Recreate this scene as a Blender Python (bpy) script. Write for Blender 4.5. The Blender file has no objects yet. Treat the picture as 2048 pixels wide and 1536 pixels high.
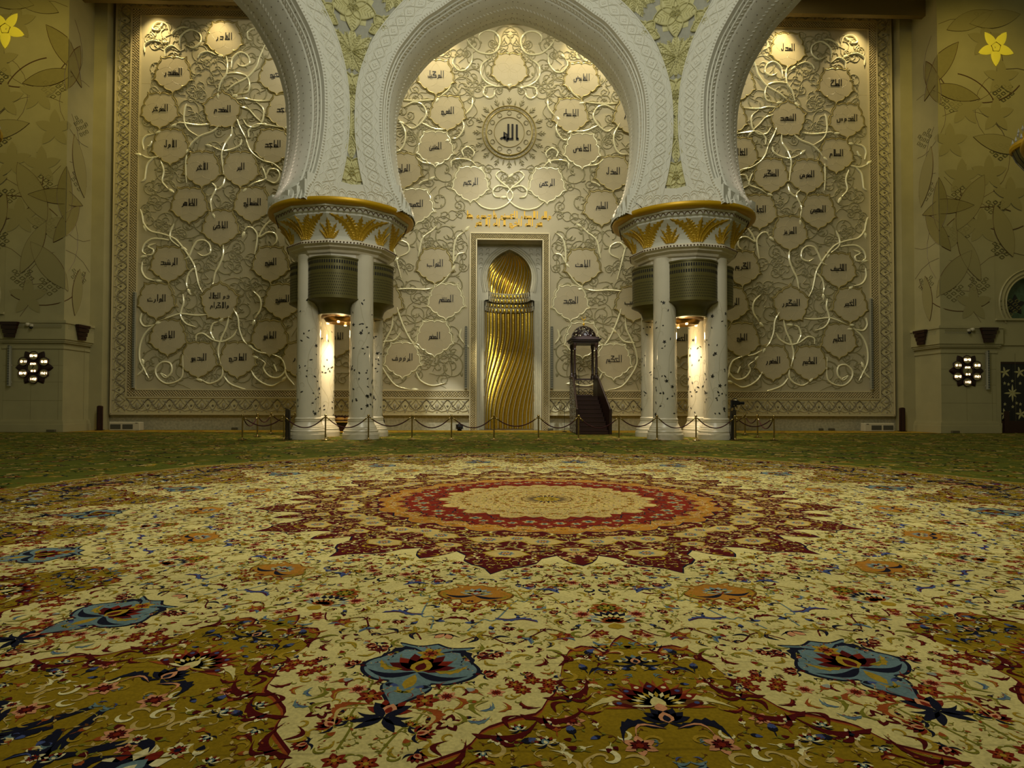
import bpy, math, random
import numpy as np
from mathutils import Vector, Matrix, Euler
PI = math.pi
S = bpy.context.scene
COL = S.collection
random.seed(7)

# ---------------------------------------------------------------- camera
CAMX, CAMH, F = -0.766, 1.40, 1240.0
TILT, YAW, ROLL, SHY = math.radians(1.2), math.radians(-1.577), math.radians(0.14), 0.0068
cam_data = bpy.data.cameras.new('camera')
cam = bpy.data.objects.new('camera', cam_data)
COL.objects.link(cam)
cam.location = (CAMX, 0, CAMH)
CROT = Euler((0, 0, YAW)).to_matrix() @ Euler((PI / 2 + TILT, 0, 0)).to_matrix() @ Euler((0, 0, ROLL)).to_matrix()
cam.rotation_euler = CROT.to_euler()
cam_data.sensor_width = 36
cam_data.lens = 36 * F / 2048
cam_data.shift_y = SHY
cam_data.clip_end = 300
S.camera = cam


def ray(px, py):
    return CROT @ Vector(((px - 1024) / F, (768 + SHY * 2048 - py) / F, -1))


def at(px, py, Y):
    """the point of the upright plane y = Y that the photograph shows at (px, py)"""
    d = ray(px, py)
    t = Y / d.y
    return Vector((CAMX + d.x * t, Y, CAMH + d.z * t))


def ground(px, py):
    d = ray(px, py)
    t = -CAMH / d.z
    return Vector((CAMX + d.x * t, d.y * t, 0))


# ---------------------------------------------------------------- world, exposure, big lights
S.view_settings.view_transform = 'Standard'
S.view_settings.look = 'None'
S.view_settings.gamma = 1
S.view_settings.use_curve_mapping = False
S.view_settings.exposure = 0.0
w = bpy.data.worlds.new('hall_air')
S.world = w
w.use_nodes = True
w.node_tree.nodes['Background'].inputs[0].default_value = (0.80, 0.74, 0.34, 1)
w.node_tree.nodes['Background'].inputs[1].default_value = 0.13


def light(kind, name, loc, power, color, target=None, **kw):
    d = bpy.data.lights.new(name, kind)
    d.energy = power
    d.color = color
    for k, v in kw.items():
        setattr(d, k, v)
    o = bpy.data.objects.new(name, d)
    COL.objects.link(o)
    o.location = loc
    if target is not None:
        o.rotation_euler = (Vector(target) - Vector(loc)).to_track_quat('-Z', 'Y').to_euler()
    return o


DOME = (0, 9.1)
# the great chandelier above the frame lights the carpet and the white arches
light('AREA', 'dome_chandelier_light', (0, 9.8, 25), 1600, (1.0, 0.97, 0.78), (0, 9.1, 0), shape='DISK', size=7)
light('SPOT', 'carpet_fill_spot', (0, 10.5, 27), 14500, (1.0, 0.96, 0.68), (0, 10.9, 0), spot_size=math.radians(42), spot_blend=1.0, shadow_soft_size=1.5)  # added spot; its soft cone lets the carpet darken towards the viewer
# added fill in mid-air, no fixture, for the arch faces and capitals
light('AREA', 'arch_fill_light', (0, 8.5, 15), 900, (1.0, 0.97, 0.82), (0, 24.5, 11), shape='DISK', size=5)
for s_ in (-1, 1):
    light('SPOT', 'pier_fill_spot', (s_ * 20.5, 20.5, 23), 1900, (1.0, .77, .15), (s_ * 23.5, 31, 16), spot_size=math.radians(60), spot_blend=1, shadow_soft_size=.5)  # unseen yellow spot added to brighten the piers
    light('SPOT', 'soffit_fill_spot', (s_ * 4.0, 25.9, 9.3), 100, (1.0, .78, .52), (s_ * 4.6, 25.9, 14), spot_size=math.radians(120), spot_blend=1, shadow_soft_size=.3)  # added upward fill beside the capitals, no fixture there
    light('SPOT', 'soffit_fill_spot', (s_ * 9.6, 23.6, 9.3), 70, (1.0, .80, .66), (s_ * 8.6, 24.4, 14), spot_size=math.radians(120), spot_blend=1, shadow_soft_size=.3)
# added broad fill for the end wall, unseen in the aisle
light('AREA', 'aisle_wall_fill', (0, 28.6, 21.5), 1000, (1.0, 0.94, 0.70), (0, 32.9, 8), shape='RECTANGLE', size=28, size_y=1.0)
light('SPOT', 'niche_wall_fill', (0, 27.0, 16.9), 1300, (1.0, .97, .84), (0, 32.9, 5.5), spot_size=math.radians(95), spot_blend=1, shadow_soft_size=.3)  # added unseen spot that brightens the middle of the wall

# ---------------------------------------------------------------- helpers


def srgb(c):
    return tuple(((x / 255) / 12.92 if x / 255 <= .04045 else ((x / 255 + .055) / 1.055) ** 2.4) for x in c)


def nodes_of(name):
    m = bpy.data.materials.new(name)
    m.use_nodes = True
    nt = m.node_tree
    return m, nt, nt.nodes['Principled BSDF']


def mat(name, rgb, rough=.5, metal=0, spec=.5, noise=0, nscale=6, bump=0, bscale=40, emit=None, estr=0, vein=None, alpha=None, coat=0, stretch=None):
    """plain principled surface; noise = strength of the stone's own mottling, bump = relief of its grain"""
    m, nt, b = nodes_of(name)
    c = srgb(rgb)
    b.inputs['Base Color'].default_value = (*c, 1)
    b.inputs['Roughness'].default_value = rough
    b.inputs['Metallic'].default_value = metal
    b.inputs['Specular IOR Level'].default_value = spec
    b.inputs['Coat Weight'].default_value = coat
    tc = nt.nodes.new('ShaderNodeTexCoord')
    src = tc.outputs['Object']
    if stretch:
        mp = nt.nodes.new('ShaderNodeMapping')
        mp.inputs['Scale'].default_value = stretch
        nt.links.new(src, mp.inputs[0])
        src = mp.outputs[0]
    if noise or vein:
        nz = nt.nodes.new('ShaderNodeTexNoise')
        nz.inputs['Scale'].default_value = nscale
        nz.inputs['Detail'].default_value = 6
        if vein:
            nz.inputs['Distortion'].default_value = 1.2
        nt.links.new(src, nz.inputs['Vector'])
        r = nt.nodes.new('ShaderNodeValToRGB')
        e = r.color_ramp.elements
        if vein:
            e[0].position, e[1].position = .47, .53
            e[0].color = (*c, 1)
            e[1].color = (*c, 1)
            k = e.new(.5)
            k.color = (*srgb(vein), 1)
        else:
            e[0].position, e[1].position = .3, .7
            e[0].color = (*[x * (1 - noise) for x in c], 1)
            e[1].color = (*[min(1, x * (1 + noise)) for x in c], 1)
        nt.links.new(nz.outputs[0], r.inputs[0])
        nt.links.new(r.outputs[0], b.inputs['Base Color'])
    if bump:
        nb = nt.nodes.new('ShaderNodeTexNoise')
        nb.inputs['Scale'].default_value = bscale
        nb.inputs['Detail'].default_value = 4
        nt.links.new(src, nb.inputs['Vector'])
        bp = nt.nodes.new('ShaderNodeBump')
        bp.inputs['Strength'].default_value = bump
        bp.inputs['Distance'].default_value = .02
        nt.links.new(nb.outputs[0], bp.inputs['Height'])
        nt.links.new(bp.outputs[0], b.inputs['Normal'])
    if emit:
        b.inputs['Emission Color'].default_value = (*srgb(emit), 1)
        b.inputs['Emission Strength'].default_value = estr
    if alpha is not None:
        b.inputs['Transmission Weight'].default_value = alpha
    return m


M = dict(
    wall=mat('cream_marble', (188, 177, 144), .42, noise=.05, nscale=.8),
    dado=mat('speckled_marble', (176, 170, 140), .4, noise=.22, nscale=9),
    carve=mat('shade_toned_marble', (150, 142, 106), .5, noise=.06),  # darker than the wall: the relief's shadow side put into the colour
    plaque=mat('plaque_marble', (188, 175, 141), .42, noise=.03, nscale=2),
    ptrim=mat('plaque_gilt_edge', (160, 145, 88), .35, metal=.35),
    pearl=mat('mother_of_pearl', (250, 244, 205), .22, metal=.12, coat=1),
    black=mat('black_lettering', (22, 16, 14), .4),
    goldtext=mat('gold_lettering', (250, 198, 44), .5, metal=0, emit=(235, 180, 60), estr=0),
    net=mat('pale_gold_net', (214, 200, 158), .35, metal=.25),
    netback=mat('net_backing', (96, 84, 44), .5),
    fret=mat('fretwork_marble', (162, 152, 122), .4, noise=.05),
    nicheface=mat('niche_face_marble', (186, 182, 162), .45, noise=.04),
    fretback=mat('fret_backing', (206, 194, 146), .4, noise=.12, nscale=10),
    stucco=mat('white_stucco', (206, 206, 194), .7, noise=.03, nscale=3),
    stucco2=mat('stucco_ornament', (214, 213, 200), .7),
    floral=mat('green_ivory_flower', (196, 192, 142), .6, noise=.06),
    floralback=mat('grey_spandrel', (160, 160, 148), .7, noise=.08),
    shaft=mat('white_polished_marble', (206, 200, 180), .12, noise=.05, nscale=1.2, coat=.6),
    inlay=mat('lapis_inlay', (30, 30, 28), .3),
    stem=mat('inlay_stem', (164, 156, 124), .3),
    base=mat('column_base_marble', (208, 200, 178), .3, noise=.05),
    palm=mat('gold_palm', (186, 152, 40), .4, metal=.35, bump=.4, bscale=30),
    rim=mat('gold_rim', (190, 150, 6), .42, metal=.35),
    bronze=mat('bronze_screen', (96, 90, 46), .42, metal=.3),
    bronzehole=mat('dark_opening', (14, 12, 12), .8),
    bowl=mat('bronze_bowl', (120, 88, 36), .3, metal=.85),
    gold=mat('gold_leaf', (206, 172, 62), .22, metal=.9, bump=.25, bscale=14),
    groove=mat('grey_rib', (150, 146, 124), .4),
    wood=mat('dark_wood', (38, 19, 10), .42, noise=.25, nscale=4, stretch=(1, 1, 8)),
    redwood=mat('red_brown_stair', (46, 18, 9), .5, noise=.15),
    nacre=mat('nacre_panel', (150, 148, 140), .3, metal=.2),
    brass=mat('polished_brass', (170, 150, 100), .2, metal=1),
    rope=mat('maroon_velvet', (58, 12, 14), .9),
    darkmet=mat('dark_metal', (22, 22, 24), .4, metal=.3),
    slab=mat('dark_slab', (48, 40, 26), .4),
    slabw=mat('mahogany_slab', (48, 20, 16), .4),
    pier=mat('pier_marble', (168, 160, 118), .3, noise=.06, nscale=1.2),
    pierleaf=mat('pier_leaf_inlay', (142, 132, 80), .4, noise=.05),
    pierfaint=mat('pier_faint_inlay', (155, 146, 100), .4),
    pierline=mat('pier_brown_line', (84, 58, 26), .4),
    chev=mat('pier_chevron', (110, 104, 58), .5),
    starlit=mat('backlit_flower', (214, 190, 60), .4, emit=(206, 190, 40), estr=.35),
    clockwood=mat('clock_rosewood', (40, 14, 11), .35),
    clockface=mat('clock_face', (140, 134, 92), .3),
    led=mat('led_digits', (255, 240, 200), .4, emit=(255, 215, 180), estr=4),
    ledred=mat('led_red', (255, 60, 30), .4, emit=(255, 50, 20), estr=3),
    lamp=mat('warm_lamp', (255, 220, 150), .4, emit=(255, 205, 120), estr=9),
    ivory=mat('ivory_casing', (196, 188, 160), .5),
    grey=mat('grey_grille', (92, 92, 80), .5),
    speaker=mat('grey_speaker', (150, 148, 128), .5),
    doordark=mat('door_dark_glass', (12, 12, 22), .25),
    doorflower=mat('door_flower', (182, 174, 120), .4),
    glassgreen=mat('green_etched_glass', (70, 96, 70), .25, noise=.35, nscale=5),
    ceil=mat('ceiling_plaster', (120, 100, 50), .8),
    socket=mat('floor_box', (90, 84, 60), .5),
    cloth=mat('gold_cushion', (150, 110, 40), .8),
)


class MB:
    """collects faces; build() links them as ONE mesh object"""

    def __init__(s):
        s.v = []
        s.f = []
        s.mi = []
        s.n = 0
        s.cur = 0

    def add(s, verts, faces):
        a = np.asarray(verts, dtype=float).reshape(-1, 3)
        s.v.append(a)
        k = s.n
        for f in faces:
            s.f.append([i + k for i in f])
            s.mi.append(s.cur)
        s.n += len(a)

    def box(s, a, b):
        (x0, y0, z0), (x1, y1, z1) = a, b
        v = [(x0, y0, z0), (x1, y0, z0), (x1, y1, z0), (x0, y1, z0), (x0, y0, z1), (x1, y0, z1), (x1, y1, z1), (x0, y1, z1)]
        s.add(v, [(0, 3, 2, 1), (4, 5, 6, 7), (0, 1, 5, 4), (1, 2, 6, 5), (2, 3, 7, 6), (3, 0, 4, 7)])

    def bevbox(s, a, b, t):
        """box with its upright and top edges cut"""
        (x0, y0, z0), (x1, y1, z1) = a, b
        ring = lambda i: [(x0 + i, y0, 0), (x1 - i, y0, 0), (x1, y0 + i, 0), (x1, y1 - i, 0), (x1 - i, y1, 0), (x0 + i, y1, 0), (x0, y1 - i, 0), (x0, y0 + i, 0)]
        r = [np.array(ring(t)) + (0, 0, z) for z in (z0, z1 - t)]
        c = np.array([(x0 + x1) / 2, (y0 + y1) / 2, 0])
        top = (np.array(ring(t)) - c) * [(x1 - x0 - 2 * t) / (x1 - x0), (y1 - y0 - 2 * t) / (y1 - y0), 1] + c + (0, 0, z1)
        s.rings([*r, top], True, True, True)

    def rings(s, rs, closed=True, cap0=False, cap1=False):
        n = len(rs[0])
        k = []
        for i in range(len(rs) - 1):
            for j in range(n if closed else n - 1):
                k.append((i * n + j, i * n + (j + 1) % n, (i + 1) * n + (j + 1) % n, (i + 1) * n + j))
        if cap0:
            k.append(tuple(range(n))[::-1])
        if cap1:
            k.append(tuple((len(rs) - 1) * n + j for j in range(n)))
        s.add(np.concatenate([np.asarray(r, float) for r in rs]), k)

    def lathe(s, c, prof, n=32, a0=0, a1=2 * PI, caps=True, flat=False):
        full = abs(a1 - a0 - 2 * PI) < 1e-6
        m = n if full else n + 1
        an = a0 + (a1 - a0) * np.arange(m) / n
        rs = [np.stack([c[0] + r * np.cos(an), c[1] + r * np.sin(an), np.full(m, c[2] + z)], 1) for r, z in prof]
        s.rings(rs, full, caps and full and prof[0][0] > 1e-4, caps and full and prof[-1][0] > 1e-4)

    def tube(s, pts, r, n=8, caps=True, closed=False):
        P = np.asarray(pts, float)
        R = np.broadcast_to(np.asarray(r, float), (len(P),))
        T = np.gradient(P, axis=0)
        T /= np.linalg.norm(T, axis=1)[:, None] + 1e-12
        up = np.array([0, 0, 1.]) if abs(T[0][2]) < .9 else np.array([1., 0, 0])
        rs = []
        for p, t, q in zip(P, T, R):
            a = np.cross(t, up)
            a /= np.linalg.norm(a) + 1e-12
            b = np.cross(a, t)
            up = b
            an = 2 * PI * np.arange(n) / n
            rs.append(p + q * (np.cos(an)[:, None] * a + np.sin(an)[:, None] * b))
        s.rings(rs, True, caps, caps)

    def prism(s, poly, f, h0, h1, side=True):
        """flat polygon (u,v) raised from h0 to h1 through the mapping f"""
        p = np.asarray(poly, float)
        n = len(p)
        a = f(p[:, 0], p[:, 1], np.full(n, h0))
        b = f(p[:, 0], p[:, 1], np.full(n, h1))
        k = [tuple(range(n, 2 * n))]
        if side:
            k += [(i, (i + 1) % n, n + (i + 1) % n, n + i) for i in range(n)]
        s.add(np.concatenate([a, b]), k)

    def dome(s, poly, f, h0, h1, hc=None, c=None):
        """leaf or petal: rim at h0, swelling to a centre at h1"""
        p = np.asarray(poly, float)
        n = len(p)
        c = p.mean(0) if c is None else np.asarray(c)
        q = c + (p - c) * .6
        a = f(p[:, 0], p[:, 1], np.full(n, h0))
        b = f(q[:, 0], q[:, 1], np.full(n, h0 + (h1 - h0) * .8))
        d = f(c[None, 0], c[None, 1], np.array([h1]))
        k = [(i, (i + 1) % n, n + (i + 1) % n, n + i) for i in range(n)] + [(n + i, n + (i + 1) % n, 2 * n) for i in range(n)]
        s.add(np.concatenate([a, b, d]), k)

    def ribbon(s, pts, w, h, f, prof=((-1, 0), (0, 1), (1, 0)), base=0., closed=False):
        P = np.asarray(pts, float)
        n = len(P)
        if closed:
            T = np.roll(P, -1, 0) - np.roll(P, 1, 0)
        else:
            T = np.gradient(P, axis=0)
        T /= np.linalg.norm(T, axis=1)[:, None] + 1e-12
        N = np.stack([-T[:, 1], T[:, 0]], 1)
        W = np.broadcast_to(np.asarray(w, float), (n,)) / 2
        cols = []
        for (a, b) in prof:
            q = P + N * (W * a)[:, None]
            cols.append(f(q[:, 0], q[:, 1], base + h * b * np.ones(n)))
        m = len(prof)
        V = np.stack(cols, 1).reshape(-1, 3)
        k = []
        for i in range(n if closed else n - 1):
            i2 = (i + 1) % n
            for j in range(m - 1):
                k.append((i * m + j, i2 * m + j, i2 * m + j + 1, i * m + j + 1))
        s.add(V, k)

    def build(s, name, mats, parent=None, smooth=False, loc=None):
        me = bpy.data.meshes.new(name)
        V = np.concatenate(s.v) if s.v else np.zeros((0, 3))
        if parent is not None:
            V = V - np.array(ORI.get(parent.name, (0, 0, 0)))
            org = ORI.get(parent.name, (0, 0, 0))
        else:
            org = loc or (0, 0, 0)
            V = V - np.array(org)
        tot = np.array([len(f) for f in s.f], dtype=np.int32)
        flat = np.fromiter((i for f in s.f for i in f), dtype=np.int32, count=int(tot.sum()))
        me.vertices.add(len(V))
        me.vertices.foreach_set('co', V.astype(np.float32).ravel())
        me.loops.add(len(flat))
        me.loops.foreach_set('vertex_index', flat)
        me.polygons.add(len(tot))
        me.polygons.foreach_set('loop_start', np.concatenate([[0], np.cumsum(tot)[:-1]]).astype(np.int32))
        me.polygons.foreach_set('loop_total', tot)
        if not isinstance(mats, (list, tuple)):
            mats = [mats]
        for m in mats:
            me.materials.append(m)
        if len(mats) > 1:
            me.polygons.foreach_set('material_index', np.array(s.mi, dtype=np.int32))
        me.polygons.foreach_set('use_smooth', np.full(len(tot), bool(smooth)))
        me.update(calc_edges=True)
        me.validate()
        if smooth and smooth is not True:
            me.set_sharp_from_angle(angle=math.radians(smooth))
        o = bpy.data.objects.new(name, me)
        COL.objects.link(o)
        ORI[o.name] = org
        if parent is not None:
            o.parent = parent
        else:
            o.location = org
        return o


ORI = {}   # world origin a child's vertices are written from


def thing(name, label, cat, loc=(0, 0, 0), group=None):
    o = bpy.data.objects.new(name, None)
    o.empty_display_size = .2
    COL.objects.link(o)
    o.location = loc
    ORI[o.name] = tuple(loc)
    o['label'] = label
    o['category'] = cat
    if group:
        o['group'] = group
    return o


def tag(o, label, cat, group=None):
    o['label'] = label
    o['category'] = cat
    if group:
        o['group'] = group
    return o


def struct(o):
    o['kind'] = 'structure'
    return o


def copy_tree(o, parent=None):
    c = o.copy()
    COL.objects.link(c)
    if parent is not None:
        c.parent = parent
    for ch in list(o.children):
        copy_tree(ch, c)
    return c


def smooth_path(pts, n=8, closed=False):
    """Catmull-Rom through the points"""
    P = np.asarray(pts, float)
    if len(P) < 3:
        t = np.linspace(0, 1, n + 1)[:, None]
        return P[0] * (1 - t) + P[-1] * t
    if closed:
        Q = np.vstack([P[-1], P, P[0], P[1]])
    else:
        Q = np.vstack([2 * P[0] - P[1], P, 2 * P[-1] - P[-2]])
    out = []
    for i in range(1, len(Q) - 2):
        t = np.linspace(0, 1, n, endpoint=False)[:, None]
        a, b, c, d = Q[i - 1], Q[i], Q[i + 1], Q[i + 2]
        out.append(.5 * ((2 * b) + (-a + c) * t + (2 * a - 5 * b + 4 * c - d) * t ** 2 + (-a + 3 * b - 3 * c + d) * t ** 3))
    if not closed:
        out.append(Q[-2][None])
    return np.vstack(out)


def wallmap(Y, sgn=-1):
    """(u, v, h) on an upright plane y=Y facing the hall; h stands out of it towards the viewer"""
    return lambda u, v, h: np.stack([u, Y + sgn * np.asarray(h), v], 1)


ROUND = ((-1, 0), (-.75, .66), (0, 1), (.75, .66), (1, 0))
FLATP = ((-1, 0), (-1, 1), (1, 1), (1, 0))

# ---------------------------------------------------------------- floor and carpet
f_ = MB()
f_.box((-40, -6, -.3), (40, 34.5, 0.0))
struct(f_.build('floor', M['dado']))

CX, CY = 0.0, 9.12     # centre of the carpet's great medallion
DYE = dict(cream=(194, 180, 120), gold=(130, 106, 18), gold2=(154, 126, 36), maroon=(74, 10, 14), red=(112, 30, 16), rust=(140, 68, 28),
           orange=(158, 106, 36), navy=(18, 20, 38), blue=(62, 74, 122), slate=(94, 116, 122), pink=(190, 132, 96), olive=(112, 108, 34),
           green=(84, 88, 28), dgreen=(48, 66, 18), tan=(176, 152, 92), brown=(92, 56, 22), pale=(206, 196, 150), grey=(138, 144, 136))
DK = list(DYE)
DI = {k: i for i, k in enumerate(DK)}


class Rug:
    """motifs as dyed polygons; every colour is a plain dye"""

    def __init__(s):
        s.V, s.F, s.C, s.n = [], [], [], 0

    def poly(s, P, z, c):
        P = np.asarray(P, float)
        s.V.append(np.column_stack([P, np.full(len(P), z)]))
        s.F.append(np.arange(len(P)) + s.n)
        s.C.append(DI[c])
        s.n += len(P)

    def strip(s, P, w, z, c):
        P = np.asarray(P, float)
        T = np.gradient(P, axis=0)
        T /= np.linalg.norm(T, axis=1)[:, None] + 1e-12
        N = np.stack([-T[:, 1], T[:, 0]], 1)
        W = np.broadcast_to(np.asarray(w, float), (len(P),))[:, None] / 2
        a, b = P + N * W, P - N * W
        V = np.stack([a, b], 1).reshape(-1, 2)
        s.V.append(np.column_stack([V, np.full(len(V), z)]))
        for i in range(len(P) - 1):
            s.F.append(np.array([2 * i, 2 * i + 1, 2 * i + 3, 2 * i + 2]) + s.n)
            s.C.append(DI[c])
        s.n += len(V)


def petal(x, y, ang, L, W, n=5, tip=1.0):
    """a pointed petal from (x, y) in direction ang"""
    t = np.linspace(0, 1, n)
    up = np.stack([L * t, W * np.sin(PI * t ** .8) ** .8], 1)
    dn = np.stack([L * t[::-1], -W * np.sin(PI * t[::-1] ** .8) ** .8], 1)[1:-1]
    P = np.vstack([up, dn])
    c, s_ = math.cos(ang), math.sin(ang)
    return np.stack([x + P[:, 0] * c - P[:, 1] * s_, y + P[:, 0] * s_ + P[:, 1] * c], 1)


def saz(L, W, bend, n=9, teeth=0):
    """curved feather leaf"""
    t = np.linspace(0, 1, n)
    cx, cy = L * t, bend * L * np.sin(PI * t)
    wd = W * np.sin(PI * np.clip(t, 0, 1) ** .7) + .0
    a = np.stack([cx, cy + wd], 1)
    b = np.stack([cx, cy - wd * .5], 1)[::-1]
    if teeth:
        k = np.arange(len(a)) % 2 == 1
        a[k, 1] += W * .55
        a[k, 0] -= L * .04
    return np.vstack([a, b[1:-1]])


def rot(P, a, sx=1.0, ox=0, oy=0, fl=1):
    P = np.asarray(P, float) * sx
    P[:, 0] *= fl
    c, s_ = math.cos(a), math.sin(a)
    return np.stack([ox + P[:, 0] * c - P[:, 1] * s_, oy + P[:, 0] * s_ + P[:, 1] * c], 1)


# a motif is a list of (polygon, layer, colour) of about unit size
def m_flower(c1, c2, c3, n=6, r=.5):
    o = []
    for i in range(n):
        o.append((petal(0, 0, 2 * PI * i / n, r, r * .3), 1, c1))
        o.append((petal(0, 0, 2 * PI * i / n, r * .6, r * .16), 2, c3))
    a = np.linspace(0, 2 * PI, 9)[:-1]
    o.append((np.stack([r * .22 * np.cos(a), r * .22 * np.sin(a)], 1), 3, c2))
    return o


def m_palmette(c1, c2, c3, r=.55):
    o = []
    for k, a in enumerate(np.linspace(-1.25, 1.25, 7)):
        o.append((petal(0, -.1, PI / 2 + a, r * (1.0 - .12 * abs(a)), r * .2), 1, c1 if k % 2 == 0 else c2))
    o.append((petal(0, -.15, PI / 2, r * .72, r * .26), 2, c3))
    o.append((petal(0, -.12, PI / 2, r * .45, r * .13), 3, c1))
    for s_ in (-1, 1):
        o.append((rot(saz(.5, .07, -.25 * 1), s_ * .0, 1, 0, -.15, s_), 2, 'navy'))
    return o


def m_leaf(c, c2, b=.3, teeth=1):
    return [(saz(1, .13, b, 9, teeth), 1, c), (saz(.8, .045, b * 1.1, 7), 2, c2)]


def m_sprig(c, c2):
    o = []
    t = np.linspace(0, 1, 9)
    cx, cy = t - .5, .22 * np.sin(2 * PI * t)
    st = np.vstack([np.stack([cx, cy + .018], 1), np.stack([cx, cy - .018], 1)[::-1]])
    o.append((st, 1, c))
    for i in (1, 3, 5, 7):
        o.append((petal(cx[i], cy[i], (1 if i % 4 == 1 else -1) * 1.0 + .3, .2, .05, 4), 2, c if i % 4 == 1 else c2))
    return o


def m_bud(c, c2):
    return [(petal(0, 0, .0, .55, .15), 1, c), (petal(0, 0, .55, .3, .07, 4), 2, c2), (petal(0, 0, -.55, .3, .07, 4), 2, c2), (petal(-.05, 0, 0, .28, .07, 4), 3, c2),
            (petal(0.02, 0, PI, .35, .025, 4), 1, c2)]


def m_curl(c):
    t = np.linspace(0, 1, 12)
    a = t * 4.3
    r = .42 * (1 - .72 * t)
    x, y = r * np.cos(a), r * np.sin(a)
    w_ = .075 * np.sin(PI * t ** .7) + .01
    nx, ny = np.cos(a), np.sin(a)
    return [(np.vstack([np.stack([x + nx * w_, y + ny * w_], 1), np.stack([x - nx * w_, y - ny * w_], 1)[::-1]]), 1, c)]


def m_bird(c, c2):
    return [(saz(.6, .1, .25, 7), 1, c), (rot(saz(.45, .06, .4, 7), .5, 1, .1, .05), 1, c), (rot(saz(.35, .05, -.3, 7), -.6, 1, .12, 0), 2, c2)]


def ring(fn, n=1440):
    a = np.linspace(0, 2 * PI, n, endpoint=False)
    # angle measured from the nearest of 16 lobe centres, 0..11.25 degrees
    ph = np.abs((np.degrees(a) + 11.25) % 22.5 - 11.25)
    r = fn(ph)
    return np.stack([CX + r * np.sin(a), CY - r * np.cos(a)], 1)


rug = Rug()
L0 = .003
ZS = .00022
TAB = lambda xs, ys: (lambda ph: np.interp(ph, xs, ys))
R_out = TAB([0, 3.5, 4, 8, 8.4, 11.25], [9.55, 9.62, 9.52, 9.62, 9.5, 9.75])
R_crm = TAB([0, .6, 1.1, 1.5, 2.0, 2.8, 3.5, 3.9, 4.1, 4.3, 4.7, 5.1, 6, 7.2, 7.6, 9, 9.4, 10.6, 11.25], [5.90, 5.98, 6.10, 6.19, 6.10, 6.08, 6.16, 6.3, 6.5, 6.72, 6.78, 6.95, 7.0, 7.12, 7.3, 7.45, 7.7, 7.9, 8.5])
R_med = TAB([0, 1.4, 2.6, 3.2, 5.5, 6.2, 8, 8.8, 10, 11.25], [4.12, 4.02, 3.86, 3.72, 3.86, 4.06, 4.2, 4.22, 4.3, 4.48])
R_org = TAB([0, 3, 6, 9, 11.25], [2.72, 2.68, 2.56, 2.62, 2.66])
R_cen = TAB([0, 4, 7, 11.25], [1.75, 1.72, 1.56, 1.66])


def disc(fn, z, c, dr=0):
    P = ring(lambda p: fn(p) + dr)
    rug.poly(P, z, c)


disc(R_out, L0 + ZS, 'tan', .10)
disc(R_out, L0 + 2 * ZS, 'brown', .03)
disc(R_out, L0 + 3 * ZS, 'gold')
disc(R_crm, L0 + 4 * ZS, 'rust', .045)
disc(R_crm, L0 + 5 * ZS, 'maroon', .025)
disc(R_crm, L0 + 6 * ZS, 'cream')
disc(R_med, L0 + 7 * ZS, 'navy', .03)
disc(R_med, L0 + 8 * ZS, 'maroon')
disc(R_org, L0 + 9 * ZS, 'navy', .025)
disc(R_org, L0 + 10 * ZS, 'orange')
disc(TAB([0, 2, 4.5, 5.6, 7, 9, 11.25], [2.2, 2.26, 2.36, 2.42, 2.36, 2.28, 2.2]), L0 + 10.4 * ZS, 'navy', .02)
disc(TAB([0, 2, 4.5, 5.6, 7, 9, 11.25], [2.2, 2.26, 2.36, 2.42, 2.36, 2.28, 2.2]), L0 + 10.7 * ZS, 'red')
disc(R_cen, L0 + 11 * ZS, 'brown', .02)
disc(R_cen, L0 + 12 * ZS, 'tan')
ZM = L0 + 13 * ZS

rs = np.random.RandomState(3)


def stamp(motif, r, phi, size, ang, lift=0, only=None):
    """place one motif at polar (r, phi) and repeat it, mirrored, in all 32 half sectors"""
    lift += rs.uniform(0, .00016)
    for k in range(16):
        for fl in (1, -1):
            if fl == -1 and abs(phi) < 1e-6 and only != 'both':
                continue
            if fl == -1 and abs(abs(phi) - math.radians(11.25)) < 1e-6:
                continue
            th = k * PI / 8 + fl * phi
            ox, oy = CX + r * math.sin(th), CY - r * math.cos(th)
            if oy < .6 or abs(ox) > 17:
                continue
            for P, lay, c in motif:
                # local x across, y outward; for the picture's near side outward is towards the viewer
                q = rot(P, ang, size)
                q[:, 0] *= fl
                q = rot(q, th)               # so that local +y points to the medallion centre
                rug.poly(q + (ox, oy), ZM + lay * ZS + lift, c)


def scatter(r0, r1, n, kinds, smin, smax, inside, gap=1.0, phimax=11.1):
    """dart throwing of small motifs in one half sector"""
    put = []
    tries = 0
    while len(put) < n and tries < n * 60:
        tries += 1
        r = math.sqrt(rs.uniform(r0 * r0, r1 * r1))
        ph = rs.uniform(.4, phimax)
        s_ = rs.uniform(smin, smax)
        if not inside(r, ph):
            continue
        x, y = r * math.sin(math.radians(ph)), r * math.cos(math.radians(ph))
        if any((x - a) ** 2 + (y - b) ** 2 < (gap * (s_ + c) * .5) ** 2 for a, b, c in put + BIG):
            continue
        put.append((x, y, s_))
        k = kinds[rs.randint(len(kinds))]
        stamp(k, r, math.radians(ph), s_, rs.choice([0, .5, -.6, 1.4, 2.6, PI, PI / 2, -PI / 2]) + rs.uniform(-.5, .5))
    return put


BIG = []


def big(r, phd, rad):
    BIG.append((r * math.sin(math.radians(phd)), r * math.cos(math.radians(phd)), rad * 2))


def cart(pts, r, phi, c_out, c_in, size, z0=0):
    """symmetric cartouche outline from half profile pts (x, y)"""
    P = smooth_path(pts, 5)
    P = np.vstack([P, (P * (-1, 1))[::-1][1:-1]])
    stamp([(P * 1.07, 0, c_out)], r, phi, size, 0)
    stamp([(P, 1, c_in)], r, phi, size, 0)


A = math.radians
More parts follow.
